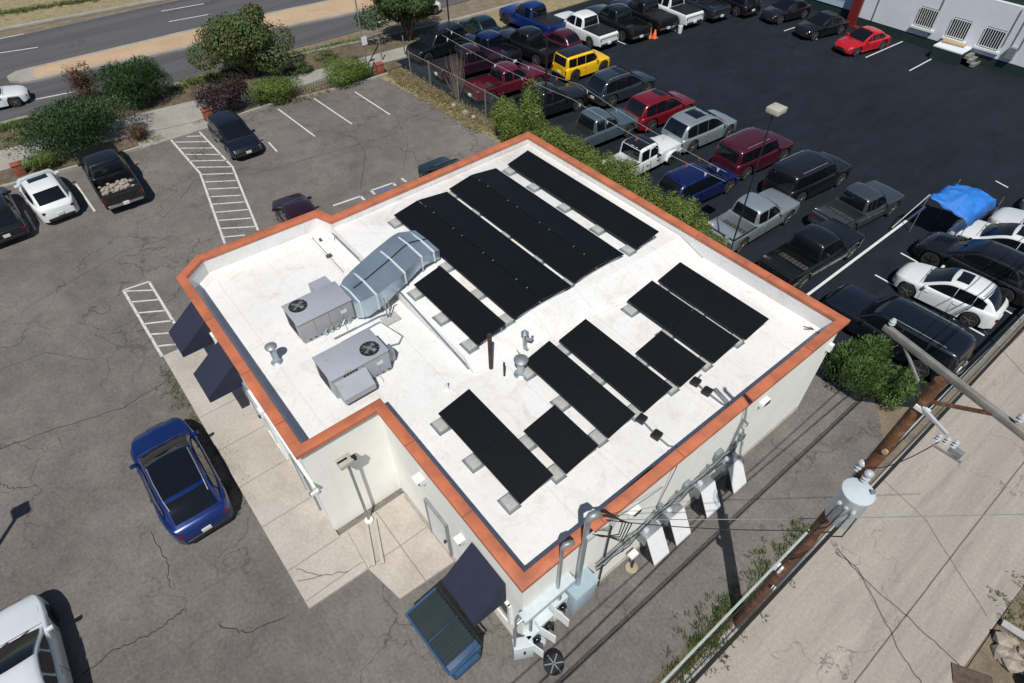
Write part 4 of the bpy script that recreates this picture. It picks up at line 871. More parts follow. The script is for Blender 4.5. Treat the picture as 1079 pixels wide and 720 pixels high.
def vehicle(name, label, cat, kind, a, b, W, H, pt, group=None, cabmat=None, bed=None, rimmat='rim', sunroof=False, rails=False, trimcol=None, wr=None, fender=False, front_plate=False, bedload=False, extraL=.15, roofcap=None):
    """a = spot of the tail, b = spot of the nose (metres)"""
    a = Vector(a[:2]); b = Vector(b[:2]); d = b-a; L = d.length+extraL; K = KIND[kind]; c = (a+b)/2
    o = empty(name, (c.x, c.y, .012), label, cat, group, math.atan2(d.y, d.x))
    body = M[pt] if pt in M else pt
    hw = W/2; r = wr or ((.385 if kind in ('suv', 'boxsuv') else .345) if kind in ('sedan', 'wagon') else .40)
    zb = .21 if kind in ('sedan', 'wagon') else .27 if 'suv' in kind else .38
    wx = [K['wh'][0], K['wh'][1]]
    def topz(x): return smooth_i(K['top'], x)*H
    def wid(x): return smooth_i(K['wid'], x)*hw
    def arch(x):
        z = zb + (.05 if x < .04 or x > .96 else 0)
        for c_ in wx:
            dx = (x-c_)*L; R = r+.065
            if abs(dx) < R: z = max(z, r+math.sqrt(R*R-dx*dx))
        return z
    xs = [i/56 for i in range(57)]
    for c_ in wx:
        for k in (-1.0, -.97, -.85, -.6, .6, .85, .97, 1.0): xs.append(c_+k*(r+.065)/L)
    bx = (.028, .335)
    pick = kind in ('pickup', 'jeep') and bed == 'open'
    if kind in ('pickup', 'jeep') : xs += [bx[0]-.001, bx[0]+.001, bx[1]-.001, bx[1]+.001]
    xs = sorted(set(round(x, 4) for x in xs)); xs = [x for x in xs if 0 <= x <= 1]
    mb = MB(); vs = []; nsec = 20
    for x in xs:
        zt = topz(x); w_ = wid(x); za = min(arch(x), zt-.12); X = (x-.5)*L; inb = bx[0] < x < bx[1] and pick
        fl = .62*.86 if inb else 0
        cr = .018*H if not (x < .34 and kind in ('pickup', 'jeep')) else 0
        P = [(0, za), (w_*.62, za), (w_*.93, za), (w_*.985, za+.02), (w_, za+(zt-za)*.42), (w_*.992, zt-.13), (w_*.967, zt-.04), (w_*.925, zt), (w_*.90, fl if inb else zt+cr*.25), (0, fl if inb else zt+cr)]
        # bumper / grille slope at the ends
        for (y, z) in P: vs.append((X, y, z))
        for (y, z) in P[::-1][1:-1]: vs.append((X, -y, z))
    n = 18; fs = []
    for i in range(len(xs)-1):
        for k in range(n): fs.append((i*n+k, i*n+(k+1) % n, (i+1)*n+(k+1) % n, (i+1)*n+k))
    fs += [tuple(range(n)), tuple(len(vs)-n+k for k in range(n))]
    mb.add(vs, fs); bo = mb.build('body', body, o, smooth=32)
    if kind in ('pickup', 'jeep'):
        bw = wid(.2)*.895
        if pick: MB().box(((bx[0]+bx[1])/2*L-L/2, 0, .56), ((bx[1]-bx[0])*L-.02, bw*2-.02, .03)).build('bed_liner', M['liner'], o)
        elif bed == 'cover': MB().box(((bx[0]+bx[1])/2*L-L/2, 0, topz(.2)+.02), ((bx[1]-bx[0])*L+.03, bw*2+.06, .05)).build('bed_cover', M['black'], o, bevel=.012)
        if pick:
            mb = MB()
            for k in range(9): mb.box(((bx[0]+bx[1])/2*L-L/2, (k-4)*bw*.22, .58), ((bx[1]-bx[0])*L-.04, .04, .02))
            mb.build('bed_ribs', M['black'], o)
            mb = MB()
            for s in (-1, 1): mb.box(((bx[0]+bx[1])/2*L-L/2, s*(bw+.035), topz(.2)+.01), ((bx[1]-bx[0])*L, .07, .03))
            mb.box((bx[0]*L-L/2-.03, 0, topz(.02)+.012), (.07, bw*2, .03)); mb.build('bed_rail', M['black'], o)
            if bedload:
                mb = MB()
                for k in range(230):
                    x_ = (bx[0]+.09+random.random()*.15)*L-L/2; y_ = random.gauss(0, .45); 
                    if abs(y_) > bw-.15: continue
                    q = random.uniform(.08, .2); mb.box((x_, y_, .66+random.random()*.26), (q, q*.8, q*.6), random.random()*3)
                mb.build('rubble_load', M['rubble'], o)
        MB().box((-L/2-.004, 0, .58*H*.86), (.02, wid(.01)*1.5, .03)).build('tailgate_trim', M['black'], o)
    # cabin -----------------------------------------------------------
    C = [(x, z*H) for x, z in K['cab']]; zb_ = C[0][1]; zt_ = H
    bwid = wid(.5)*(.935 if kind != 'jeep' else .97); twid = bwid*(.80 if kind in ('sedan', 'wagon') else .84 if kind in ('suv', 'pickup') else .93)
    zlow = min(C[0][1], C[-1][1])
    def cw(z): return bwid+(twid-bwid)*max(0, (z-zlow))/(zt_-zlow)
    xa_, xb_ = C[0][0], C[-1][0]
    def tp(x):
        q = max(0, 1-(x-xa_)/(.16 if kind != 'wagon' else .3)); p_ = max(0, 1-(xb_-x)/.26)
        return 1-(.02 if kind == 'jeep' else .16 if kind == 'wagon' else .10)*q**1.8-.08*p_**1.6
    def rowpts(x, z, e, cols=(-1, -.965, -.86, -.45, 0, .45, .86, .965, 1)):
        R = []
        for u in cols:
            ww = cw(z)*tp(x); bulge = (1-u*u)
            zz = z - (e*1.6*abs(u)**14 if e > .01 else 0) + (.025 if e else 0)*bulge
            xx = (x-.5)*L + (.07 if x > .5 else -.05)*bulge*(1 if z < .985*H else .3)
            R.append(Vector((xx, u*ww, zz)))
        return R
    Cd = list(C)
    for _ in range(2):
        Q = [Cd[0]]
        for p, q in zip(Cd, Cd[1:]): Q += [(p[0]*.75+q[0]*.25, p[1]*.75+q[1]*.25), (p[0]*.25+q[0]*.75, p[1]*.25+q[1]*.75)]
        Cd = Q+[Cd[-1]]
    rows = [rowpts(x, z, .05*min(1, max(0, (z-zlow)/(.12*H)))) for i, (x, z) in enumerate(Cd)]
    rows = [rowpts(Cd[0][0], zlow-.08, 0)]+rows+[rowpts(Cd[-1][0], zlow-.08, 0)]
    m = 9; vs = [p for R in rows for p in R]; fs = []
    for i in range(len(rows)-1):
        for k in range(m-1): fs.append((i*m+k, i*m+k+1, (i+1)*m+k+1, (i+1)*m+k))
    nb = len(vs); xs_ = [Cd[0][0]]+[x for x, z in Cd]+[Cd[-1][0]]
    for s_i, col in ((-1, 0), (1, m-1)):
        base_i = len(vs)
        for x in xs_: vs.append(Vector(((x-.5)*L, s_i*cw(zlow)*tp(x), zlow-.08)))
        for i in range(len(rows)-1): fs.append((i*m+col, (i+1)*m+col, base_i+i+1, base_i+i))
    cm = M[cabmat] if cabmat else body
    cab = MB().add(vs, fs).build('cabin', cm, o, smooth=38)
    C = Cd
    def proftop(x): return interp(C, x)
    # side glass
    for s in (-1, 1):
        for (xa, xb) in K['panes']:
            mb = MB(); vs = []; nn = 9
            for i in range(nn+1):
                x = xa+(xb-xa)*i/nn; zt0 = proftop(x)-.072-.03; zl = max(zlow, topz(x))+.035
                zt1 = max(zt0, zl+.004)
                for z in (zl, zt1): vs.append(((x-.5)*L, s*(cw(z)*tp(x)+.008), z))
            mb.add(vs, [(2*i, 2*i+2, 2*i+3, 2*i+1) for i in range(nn)]); mb.build('side_window', M['glass'], o)
    # front and rear glass
    def endglass(i0, i1, t0, t1, nm, u=.88, lift=.012):
        seg = C[i0:i1+1]; 
        pts = []
        Ls = [0]
        for p, q in zip(seg, seg[1:]): Ls.append(Ls[-1]+math.hypot((q[0]-p[0])*L, q[1]-p[1]))
        for t in [t0+(t1-t0)*k/5 for k in range(6)]:
            D = t*Ls[-1]; 
            x = interp(list(zip(Ls, [p[0] for p in seg])), D); z = interp(list(zip(Ls, [p[1] for p in seg])), D); pts.append((x, z))
        vs = []
        for j, (x, z) in enumerate(pts):
            q = pts[min(j+1, 5)]; p = pts[max(j-1, 0)]; dx = (q[0]-p[0])*L; dz = q[1]-p[1]; l = math.hypot(dx, dz); nx, nz = -dz/l, dx/l
            if nz < 0: nx, nz = -nx, -nz
            R = rowpts(x, z, .001, (-u, -u*.5, 0, u*.5, u)); vs += [v+Vector((nx*lift, 0, nz*lift)) for v in R]
        fs = [(j*5+k, j*5+k+1, j*5+k+6, j*5+k+5) for j in range(5) for k in range(4)]
        MB().add(vs, fs).build(nm, M['glass'], o, smooth=60)
    iw = max(i for i, (x, z) in enumerate(C) if z > .955*H); endglass(iw, len(C)-1, .04, .93, 'windshield', .9)
    ir = min(i for i, (x, z) in enumerate(C) if z > .93*H); endglass(0, ir, .14, .97, 'rear_window', .84)
    if roofcap:
        vs = []; us = (-.82, -.6, -.3, 0, .3, .6, .82); x_0 = min(x for x, z in C if z > .95*H); x_1 = max(x for x, z in C if z > .965*H); xq = [x_0+(x_1-x_0)*q/8 for q in range(9)]
        for x in xq:
            for u in us: vs.append(rowpts(x, proftop(x), .045, (u,))[0]+Vector((0, 0, .022)))
        MB().add(vs, [(i*7+k, i*7+k+1, i*7+k+8, i*7+k+7) for i in range(8) for k in range(6)]).build('roof_panel', M[roofcap], o, smooth=60)
    if sunroof:
        x0, x1 = (.27, .52) if sunroof == 'big' else (.38, .50)
        if kind == 'sedan': x0, x1 = .34, .46
        vs = []; 
        for x in (x0, (x0+x1)/2, x1):
            for u in (-.62, 0, .62): R = rowpts(x, proftop(x), .001, (u,))[0]; vs.append(R+Vector((0, 0, .014)))
        MB().add(vs, [(0, 1, 4, 3), (1, 2, 5, 4), (3, 4, 7, 6), (4, 5, 8, 7)]).build('sunroof', M['glass'], o)
    if rails:
        for s in (-1, 1):
            P = [Vector(((x-.5)*L, s*cw(H)*.86*tp(x), proftop(x)+.03)) for x in (.13, .2, .35, .5)]
            MB().tube(P, .018, 6).build('roof_rail', M['steel'], o)
    # wheels
    for c_ in wx:
        for s in (-1, 1):
            wm = MB().lathe((0, 0, 0), [(r-.10, -.1), (r-.02, -.1), (r, -.075), (r, .075), (r-.02, .1), (r-.10, .1)], 22, 'Y').build('wheel', M['rubber'], o, smooth=40)
            wm.location = ((c_-.5)*L, s*(hw*(.985 if kind != 'jeep' else .97)-.115), r)
            mb = MB(); rr = r*.68
            mb.lathe((0, 0, 0), [(rr, -.09), (rr+.015, s*.098), (rr-.02, s*.1), (rr-.03, s*.05)][::1], 20, 'Y')
            mb.lathe((0, s*.085, 0), [(.055, -.02), (.05, .02)], 10, 'Y')
            for k in range(5):
                t = k*2*math.pi/5+.3; mb.bar((0, s*.09, 0), (math.cos(t)*rr, s*.09, math.sin(t)*rr), .07, .025)
            mb.build('rim', M[rimmat], wm)
    if fender:
        for c_ in wx:
            for s in (-1, 1):
                vs = []; 
                for k in range(9):
                    t = math.pi*k/8; R = r+.09
                    X = (c_-.5)*L+math.cos(t)*R*1.12; Z = r+math.sin(t)*R*.93
                    vs += [(X, s*(wid(.5)*.9), Z), (X, s*(hw+.0), Z), (X, s*hw, Z+.05), (X, s*(wid(.5)*.9), Z+.05)]
                fs = [(4*k+j, 4*k+(j+1) % 4, 4*k+4+(j+1) % 4, 4*k+4+j) for k in range(8) for j in range(4)]
                MB().add(vs, fs).build('fender', M['black'] if fender is True else body, o, smooth=50)
    # lights, grille, plates, mirrors, bumpers
    fz = topz(.965); rzz = topz(.02)
    for s in (-1, 1):
        y = s*wid(.985)*.80
        if kind == 'jeep': MB().lathe((L/2-.075*L+.01, s*wid(.9)*.62, .47*H), [(.09, -.02), (.09, .03), (.04, .05)], 12, 'X').build('headlight', M['lens'], o, smooth=50)
        else: MB().box(((.955-.5)*L, s*wid(.955)*.80, topz(.955)-.135), (.22, wid(.97)*.30, .12), -s*rad(30)).build('headlight', M['lens'], o, bevel=.03)
        y = s*wid(.01)*.88
        h = .30 if kind in ('pickup', 'boxsuv', 'jeep') else .15
        MB().box((-L/2+.055, y*.98, rzz-.12-h/2), (.12, wid(.01)*.17 if h > .2 else wid(.01)*.34, h*.85), s*rad(8)).build('taillight', M['red'], o, bevel=.02)
        mb = MB(); x = (C[-1][0]-.055-.5)*L; mb.box((x, s*(hw*.95+.07), C[-1][1]+.07), (.12, .22, .12)); mb.build('side_mirror', body if kind != 'jeep' else M['black'], o, bevel=.03)
    if kind != 'jeep':
        MB().box((L/2-.012, 0, fz-.19), (.06, wid(.99)*1.05, .15)).build('grille', M['black'], o, bevel=.01)
    else:
        mb = MB()
        for k in range(7): mb.box((L/2-.066*L, (k-3)*.09, .46*H), (.03, .045, .2))
        mb.build('grille', M['black'], o)
    for e in (-1, 1):
        bm_ = M['black'] if kind not in ('pickup',) else M['chrome']
        MB().box((e*(L/2-.03), 0, zb+.14), (.14, wid(.99 if e > 0 else .01)*1.75, .16)).build('bumper', bm_, o, bevel=.03)
    MB().box((-L/2-.012, 0, zb+.34 if kind not in ('pickup', 'jeep') else zb+.16), (.15 if kind in ('pickup', 'jeep') else .05, .3, .14)).build('number_plate', M['plate'], o)
    if front_plate: MB().box((L/2+.035, 0, zb+.24), (.03, .3, .13)).build('number_plate', M['plate'], o)
    # door seams and handles
    seams = {'pickup': (.365, .485, .68), 'jeep': (.37, .475, .62)}.get(kind, (.26, .41, .69))
    for s in (-1, 1):
        for x in seams:
            zt0 = topz(x)-.06; za = arch(x)+.05
            if zt0-za > .1: MB().bar(((x-.5)*L, s*(hw*1.001), za+.05), ((x-.5)*L, s*(hw*.992), zt0-.04), .012, .012).build('door_seam', M['black'], o)
        for x in seams[1:]: MB().box(((x-.035-.5)*L, s*hw*1.0, topz(x)-.17), (.16, .035, .035)).build('door_handle', body, o)
    # bonnet seam
    mb = MB(); x = K['cab'][-1][0]+.018
    for s in (-1, 1):
        P = [Vector(((t-.5)*L, s*wid(t)*.84, topz(t)+.006)) for t in (x, x+(.95-x)*.5, .93)]
        if kind != 'jeep': mb.tube(P, .006, 4)
    P = [Vector(((x-.5)*L, u*wid(x)*.84, topz(x)+.018*H*(1-u*u)+.004)) for u in (-1, -.5, 0, .5, 1)]
    mb.tube(P, .012, 4); mb.build('bonnet_seam', M['black'], o)
    # wipers
    mb = MB(); p0 = K['cab'][-1]; p0 = (p0[0], p0[1]*H); p1 = K['cab'][-2]; p1 = (p1[0], p1[1]*H)
    for s in (-1, .1):
        A = Vector(((p0[0]+.01-.5)*L, s*hw*.5, p0[1]+.05)); B = Vector(((p0[0]*.8+p1[0]*.2-.5)*L, s*hw*.5+hw*.62, p0[1]*.8+p1[1]*.2+.06)); mb.bar(A, B, .02)
    mb.build('wiper', M['black'], o)
    return o
def P(name, c, metal=.35, rough=.3): M[name] = paint(name, c, metal, rough)
P('p_black', (.008, .009, .011), .2); P('p_black2', (.012, .013, .016), .3); P('p_navyblack', (.010, .014, .024), .4); P('p_white', (.70, .72, .72), 0); P('p_pearl', (.66, .70, .72), .1)
P('p_blue', (.004, .023, .135), .35); P('p_bright', (.006, .03, .17), .3); P('p_indigo', (.008, .018, .10), .4); P('p_silver', (.36, .42, .45), .55); P('p_greyblue', (.12, .17, .20), .5)
P('p_dkgrey', (.04, .055, .07), .5); P('p_grey', (.07, .085, .10), .5); P('p_red', (.22, .008, .018), .35); P('p_brightred', (.55, .012, .02), .2); P('p_maroon', (.085, .010, .022), .35); P('p_wine', (.14, .012, .03), .35)
P('p_yellow', (.80, .48, .01), 0); P('p_teal', (.02, .05, .06), .5); P('p_plum', (.035, .010, .02), .4)
GL = 'cars parked in the used car lot'; GP = 'cars in the parking lot around the building'
vehicle('parked_car', 'glossy blue crossover parked beside the front walkway', 'car', 'wagon', (-13.45, -1.95), (-18.4, -1.97), 2.06, 1.6, 'p_blue', GP, rimmat='rimd', roofcap='glass', rails=True, wr=.37, extraL=.1)
vehicle('parked_car', 'white sedan cut off by the lower left corner of the photo', 'car', 'sedan', (-9.9, -7.45), (-14.6, -7.36), 1.85, 1.46, 'p_pearl', GP, extraL=.1, rimmat='rimd')
vehicle('pickup_truck', 'black pickup in the left lot with a heap of pale rubble in its bed', 'pickup truck', 'pickup', (-34.15, 1.45), (-40.35, 1.6), 2.08, 1.85, 'p_black2', GP, bed='open', bedload=True, extraL=.1)
vehicle('parked_car', 'white hatchback next to the black pickup with rubble', 'car', 'wagon', (-35.25, -1.45), (-40.0, -1.75), 1.95, 1.62, 'p_white', GP, sunroof='small', extraL=.05, rimmat='rimd')
vehicle('parked_car', 'black car half cut off by the left edge of the photo', 'car', 'suv', (-34.8, -3.95), (-39.6, -4.1), 1.95, 1.65, 'p_black', GP, extraL=.1)
vehicle('parked_car', 'black boxy car parked nose out beside the zigzag striping', 'car', 'suv', (-39.1, 8.5), (-34.95, 8.45), 1.88, 1.5, 'p_navyblack', GP, front_plate=True, extraL=.1)
vehicle('parked_car', 'dark plum car half hidden behind the parapet', 'car', 'wagon', (-24.9, 7.6), (-29.0, 8.0), 1.80, 1.55, 'p_plum', GP, extraL=.1)
vehicle('parked_car', 'dark car whose roof just shows above the far parapet edge', 'car', 'suv', (G(471, 180, 1.2)[0]+2.1, G(471, 180, 1.2)[1]), (G(471, 180, 1.2)[0]-2.1, G(471, 180, 1.2)[1]+.2), 1.85, 1.65, 'p_teal', GP, extraL=.1)
# street
vehicle('passing_car', 'white sedan at the left edge driving on the near carriageway', 'car', 'sedan', (-52.5, -4.3), (-51.9, .15), 1.8, 1.42, 'p_white', extraL=.05, rimmat='rim')
vehicle('passing_car', 'white hatchback on the street beyond the big tree at the top', 'car', 'wagon', (-48.4, 26.2), (-47.6, 30.4), 1.8, 1.5, 'p_white', extraL=.05)
# car lot: row by the fence (tails to the fence)
vehicle('parked_suv', 'black off-road car in the shade at the corner of the chain link fence', 'car', 'boxsuv', (-40.3, 27.2), (-39.9, 22.9), 1.85, 1.8, 'p_black', GL, rimmat='rimd', extraL=.1)
vehicle('pickup_truck', 'dark pickup with a black bed cover behind the bare shrub', 'pickup truck', 'pickup', (-36.4, 22.6), (-35.6, 27.9), 1.9, 1.8, 'p_plum', GL, bed='cover', rimmat='rimd')
vehicle('pickup_truck', 'maroon pickup with an open bed under the pennant strings', 'pickup truck', 'pickup', (-32.35, 22.5), (-31.85, 28.2), 1.9, 1.78, 'p_wine', GL, bed='open')
vehicle('pickup_truck', 'black pickup with an empty bed between the maroon and grey pickups', 'pickup truck', 'pickup', (-28.4, 22.5), (-27.8, 28.0), 1.95, 1.80, 'p_black2', GL, bed='open')
vehicle('pickup_truck', 'grey blue pickup just behind the pointed top of the ivy', 'pickup truck', 'pickup', (-23.8, 22.6), (-23.5, 28.0), 1.95, 1.80, 'p_greyblue', GL, bed='cover')
vehicle('pickup_truck', 'white open top style pickup with a black roof beside the ivy', 'pickup truck', 'jeep', (-19.8, 22.2), (-19.75, 27.6), 1.85, 1.78, 'p_white', GL, roofcap='p_black2', bed='open', fender='body', rimmat='rimd')
vehicle('parked_suv', 'dark blue car under the red and white pennants', 'car', 'suv', (-16.25, 23.0), (-15.85, 27.7), 1.85, 1.7, 'p_indigo', GL)
vehicle('pickup_truck', 'silver pickup with an empty bed by the lamp post at the end of the ivy', 'pickup truck', 'pickup', (-12.45, 22.3), (-12.3, 27.7), 1.88, 1.78, 'p_silver', GL, bed='open')
vehicle('pickup_truck', 'black pickup with an empty bed nearest the building corner', 'pickup truck', 'pickup', (-9.15, 22.2), (-8.85, 27.7), 1.95, 1.82, 'p_black', GL, bed='open')
# second row
vehicle('parked_suv', 'small yellow car with a black roof', 'car', 'boxsuv', (-31.1, 29.1), (-30.8, 32.9), 1.82, 1.72, 'p_yellow', GL, roofcap='p_black2', rimmat='rimd', extraL=.1)
vehicle('parked_suv', 'slate grey family car between the yellow and the red cars', 'car', 'suv', (-26.9, 28.2), (-26.6, 33.0), 1.95, 1.78, 'p_dkgrey', GL, rails=True, sunroof='small', extraL=.1)
vehicle('parked_suv', 'red family car between the slate grey and the silver ones', 'car', 'suv', (-23.15, 27.8), (-22.8, 32.5), 1.95, 1.8, 'p_red', GL, sunroof='small', extraL=.1)
vehicle('parked_suv', 'silver family car with a large dark sunroof', 'car', 'suv', (-19.95, 27.7), (-19.6, 32.4), 1.98, 1.82, 'p_silver', GL, sunroof='big', rails=True, extraL=.1)
vehicle('parked_suv', 'maroon boxy family car below the square lot lamp', 'car', 'boxsuv', (-16.25, 27.8), (-15.9, 32.5), 1.98, 1.88, 'p_maroon', GL, rails=True, extraL=.1)
vehicle('parked_suv', 'black boxy family car between the maroon one and the dark grey pickup', 'car', 'boxsuv', (-13.0, 27.9), (-12.5, 32.8), 2.0, 1.88, 'p_black2', GL, rails=True, extraL=.1)
vehicle('pickup_truck', 'dark grey pickup at the outer end of the second row', 'pickup truck', 'pickup', (-9.85, 27.3), (-9.3, 32.4), 1.88, 1.74, 'p_grey', GL, bed='open', extraL=.1)
# third row (noses to the street)
vehicle('pickup_truck', 'dark blue pickup with a short open bed behind the maroon pickup', 'pickup truck', 'jeep', (-34.6, 27.9), (-39.8, 27.3), 1.85, 1.78, 'p_navyblack', GL, cabmat='p_indigo', bed='open', fender=True, rimmat='rimd')
vehicle('pickup_truck', 'large black pickup with red tail lamps left of the yellow car', 'pickup truck', 'pickup', (-32.9, 30.3), (-38.6, 29.9), 1.95, 1.88, 'p_black', GL, bed='open')
vehicle('parked_car', 'dark teal sedan at the verge in front of the large black pickup', 'car', 'sedan', (-39.2, 29.6), (-43.0, 29.9), 1.8, 1.45, 'p_teal', GL)
vehicle('parked_car', 'low dark red hatchback tucked between the blue and black pickups', 'car', 'wagon', (-33.5, 32.8), (-36.9, 32.7), 1.75, 1.35, 'p_maroon', GL)
vehicle('pickup_truck', 'tall bright blue pickup with a black bed cover at the top of the lot', 'pickup truck', 'pickup', (-36.4, 33.6), (-42.2, 33.4), 2.0, 1.98, 'p_bright', GL, bed='cover', rimmat='rimd', wr=.44)
vehicle('pickup_truck', 'white pickup with a grey bed cover and a pale sunshade', 'pickup truck', 'pickup', (-32.6, 35.3), (-38.4, 35.5), 1.98, 1.85, 'p_white', GL, bed='cover')
vehicle('pickup_truck', 'black pickup with an open bed next to the orange cone', 'pickup truck', 'pickup', (-31.9, 38.0), (-37.8, 38.6), 1.98, 1.85, 'p_black2', GL, bed='open')
vehicle('pickup_truck', 'black pickup with a bed cover between the cone and the white bucket', 'pickup truck', 'pickup', (-31.7, 40.8), (-37.5, 41.4), 1.98, 1.85, 'p_black', GL, bed='cover')
vehicle('pickup_truck', 'white pickup with a dark grey bed cover at the top edge of the photo', 'pickup truck', 'pickup', (-31.2, 43.3), (-37.0, 43.8), 1.98, 1.85, 'p_white', GL, bed='cover')
vehicle('pickup_truck', 'dark pickup right of the topmost white pickup', 'pickup truck', 'pickup', (-30.6, 45.9), (-36.4, 46.5), 1.98, 1.85, 'p_dkgrey', GL, bed='open')
vehicle('parked_suv', 'black car at the top edge of the photo, last of its row', 'car', 'suv', (-29.6, 48.6), (-34.4, 49.3), 1.9, 1.75, 'p_black', GL)
# right hand side
vehicle('parked_suv', 'long black car half hidden by the alley crossarm', 'car', 'boxsuv', (-1.45, 23.05), (-6.75, 23.0), 1.95, 1.75, 'p_navyblack', GL, rails=True)
vehicle('parked_suv', 'white crossover with a dark sunroof near the right edge', 'car', 'wagon', (-1.75, 27.35), (-5.75, 27.0), 1.78, 1.55, 'p_white', GL, sunroof='small', extraL=.2)
vehicle('parked_suv', 'black car between the white crossover and the tarp', 'car', 'suv', (-1.3, 29.95), (-6.2, 29.85), 1.88, 1.70, 'p_black', GL, rimmat='rimd')
vehicle('parked_suv', 'white car with a dark sunroof beside the blue tarp', 'car', 'suv', (-1.2, 32.5), (-5.8, 32.1), 1.82, 1.62, 'p_white', GL, sunroof='small')
vehicle('parked_car', 'white car partly hidden behind the blue tarp at the right edge', 'car', 'sedan', (-.8, 34.9), (-5.0, 34.7), 1.8, 1.45, 'p_pearl', GL)
vehicle('parked_car', 'silver car at the right edge above the white cars', 'car', 'sedan', (-.4, 37.6), (-4.6, 37.5), 1.8, 1.45, 'p_silver', GL)
vehicle('parked_car', 'bright red coupe in front of the white building', 'car', 'sedan', (-20.2, 51.4), (-21.1, 47.6), 1.8, 1.36, 'p_brightred', GL, extraL=.2)
vehicle('parked_car', 'black sedan left of the bright red coupe', 'car', 'sedan', (-23.7, 51.7), (-24.7, 47.9), 1.8, 1.42, 'p_black', GL, extraL=.2)
vehicle('parked_car', 'dark car cut by the top edge left of the black sedan', 'car', 'sedan', (-27.4, 52.4), (-28.2, 48.6), 1.8, 1.42, 'p_black2', GL, extraL=.2)

# ------------------------------------------------------------------ planting
def leaves(mb, cen, rx, ry, rz, n, size, shape='round', seed=0, flat=.3, up=0.0, shell=.35, lobes=7, spread=0):
    rnd = random.Random(seed); cx, cy, cz = cen
    L = []
    for _ in range(lobes):
        t = rnd.random()*2*math.pi; q = rnd.random()**.5*.62; z = rnd.uniform(-.35, .6)
        if spread and z > .25: q *= .45; z *= .85
        k_ = rnd.uniform(.38, .6) if not spread else rnd.uniform(.22, .42); e_ = 1+spread*.32
        L.append((cx+math.cos(t)*q*rx*e_, cy+math.sin(t)*q*ry*e_, cz+z*rz*(1+spread*.12), k_))
    for i in range(n):
        lx, ly, lz, lr = L[rnd.randrange(lobes)]
        v = Vector((rnd.gauss(0, 1), rnd.gauss(0, 1), rnd.gauss(0, 1))).normalized(); k = 1-shell*rnd.random()**1.5
        if rnd.random() < .06: k *= 1.18
        p = Vector((lx+v.x*lr*rx*k, ly+v.y*lr*ry*k, lz+v.z*lr*rz*k))
        if p.z < .02: p.z = .02+rnd.random()*.2
        nrm = (v+Vector((rnd.uniform(-.8, .8), rnd.uniform(-.8, .8), rnd.uniform(-.5, .9)))).normalized()
        a = nrm.cross(Vector((rnd.uniform(-1, 1), rnd.uniform(-1, 1), rnd.uniform(-1, 1)))).normalized(); b = nrm.cross(a)
        if up: a = (a*(1-up)+Vector((v.x*.5, v.y*.5, 1))*up).normalized(); b = a.cross(v+Vector((.01, .02, .03))).normalized()
        s = size*rnd.uniform(.6, 1.5); w_ = s*(flat if up else .55)
        mb.add([p-a*s*.5, p+b*w_*.5, p+a*s*.6, p-b*w_*.5], [(0, 1, 2, 3)])
    return L
LM = {
 'juniper': leaf_mat('juniper', ((.016, .040, .012), (.038, .088, .024), (.075, .135, .04))),
 'bright': leaf_mat('bright', ((.06, .105, .016), (.12, .19, .03), (.20, .27, .05))),
 'tree': leaf_mat('tree', ((.018, .042, .012), (.045, .085, .02), (.09, .13, .03))),
 'maple': leaf_mat('maple', ((.022, .05, .012), (.05, .10, .022), (.075, .13, .03), (.15, .10, .035), (.09, .13, .03)), 1.2),
 'purple': leaf_mat('purple', ((.012, .006, .010), (.032, .012, .020), (.06, .022, .03))),
 'redbrown': leaf_mat('redbrown', ((.05, .03, .018), (.13, .06, .035), (.07, .075, .025))),
 'ivy': leaf_mat('ivy', ((.06, .10, .015), (.13, .19, .03), (.24, .26, .06))),
 'weed': leaf_mat('weed', ((.04, .075, .018), (.10, .15, .035), (.20, .21, .07)), 3),
 'dry': leaf_mat('dry', ((.13, .11, .05), (.25, .2, .10), (.38, .31, .17)), 3),
 'alders': leaf_mat('alders', ((.045, .095, .025), (.10, .18, .045), (.17, .25, .08)), 1.5),
}
def shrub(name, label, cat, px, py, rx, ry, h, n, size, mat, up=0, group=None, trunk=False, seed=1, lobes=8, base=0, world=None):
    x, y = world or G(px, py, 0); o = empty(name, (x, y, 0), label, cat, group)
    cz = base+(h-base)*.5
    mb = MB(); L = leaves(mb, (0, 0, cz), rx, ry, (h-base)*.62, n, size, seed=seed, up=up, lobes=lobes, spread=1 if trunk else 0); mb.build('crown' if trunk else 'foliage', LM[mat], o)
    mb = MB(); rnd = random.Random(seed+5)
    for (lx, ly, lz, lr) in L: mb.tube([(0, 0, 0), (lx*.35, ly*.35, lz*.45), (lx, ly, lz)], [.06 if trunk else .035, .04 if trunk else .025, .012], 6)
    if trunk: mb.tube([(0, 0, -.05), (.03, .02, base*.9), (0, .05, cz)], [.16, .12, .05], 10)
    mb.build('trunk' if trunk else 'stems', M['bark'], o); return o
sg = 'shrubs along the street sidewalk'
shrub('juniper_bush', 'large dark green bush behind the black pickup with rubble', 'bush', 100, 157, 2.1, 3.9, 2.6, 21000, .15, 'juniper', .5, sg, seed=2, lobes=24, world=(-42.6, 1.7))
shrub('juniper_bush', 'round spiky green bush right of the red brown shrub', 'bush', 156, 112, 2.0, 2.2, 2.6, 13000, .17, 'juniper', .65, sg, seed=3, lobes=14)
shrub('small_shrub', 'low yellow green shrub in front of the largest bush', 'bush', 50, 180, .8, 1.2, 1.1, 4000, .10, 'bright', .3, sg, seed=4)
shrub('barberry_bush', 'red brown shrub left of the round spiky bush', 'bush', 99, 108, 1.0, 1.1, 2.2, 3000, .15, 'redbrown', .1, sg, seed=5)
shrub('barberry_bush', 'dark purple bush behind the black nose out car', 'bush', 242, 118, 1.25, 1.9, 1.9, 9500, .12, 'purple', .2, sg, seed=6, lobes=12)
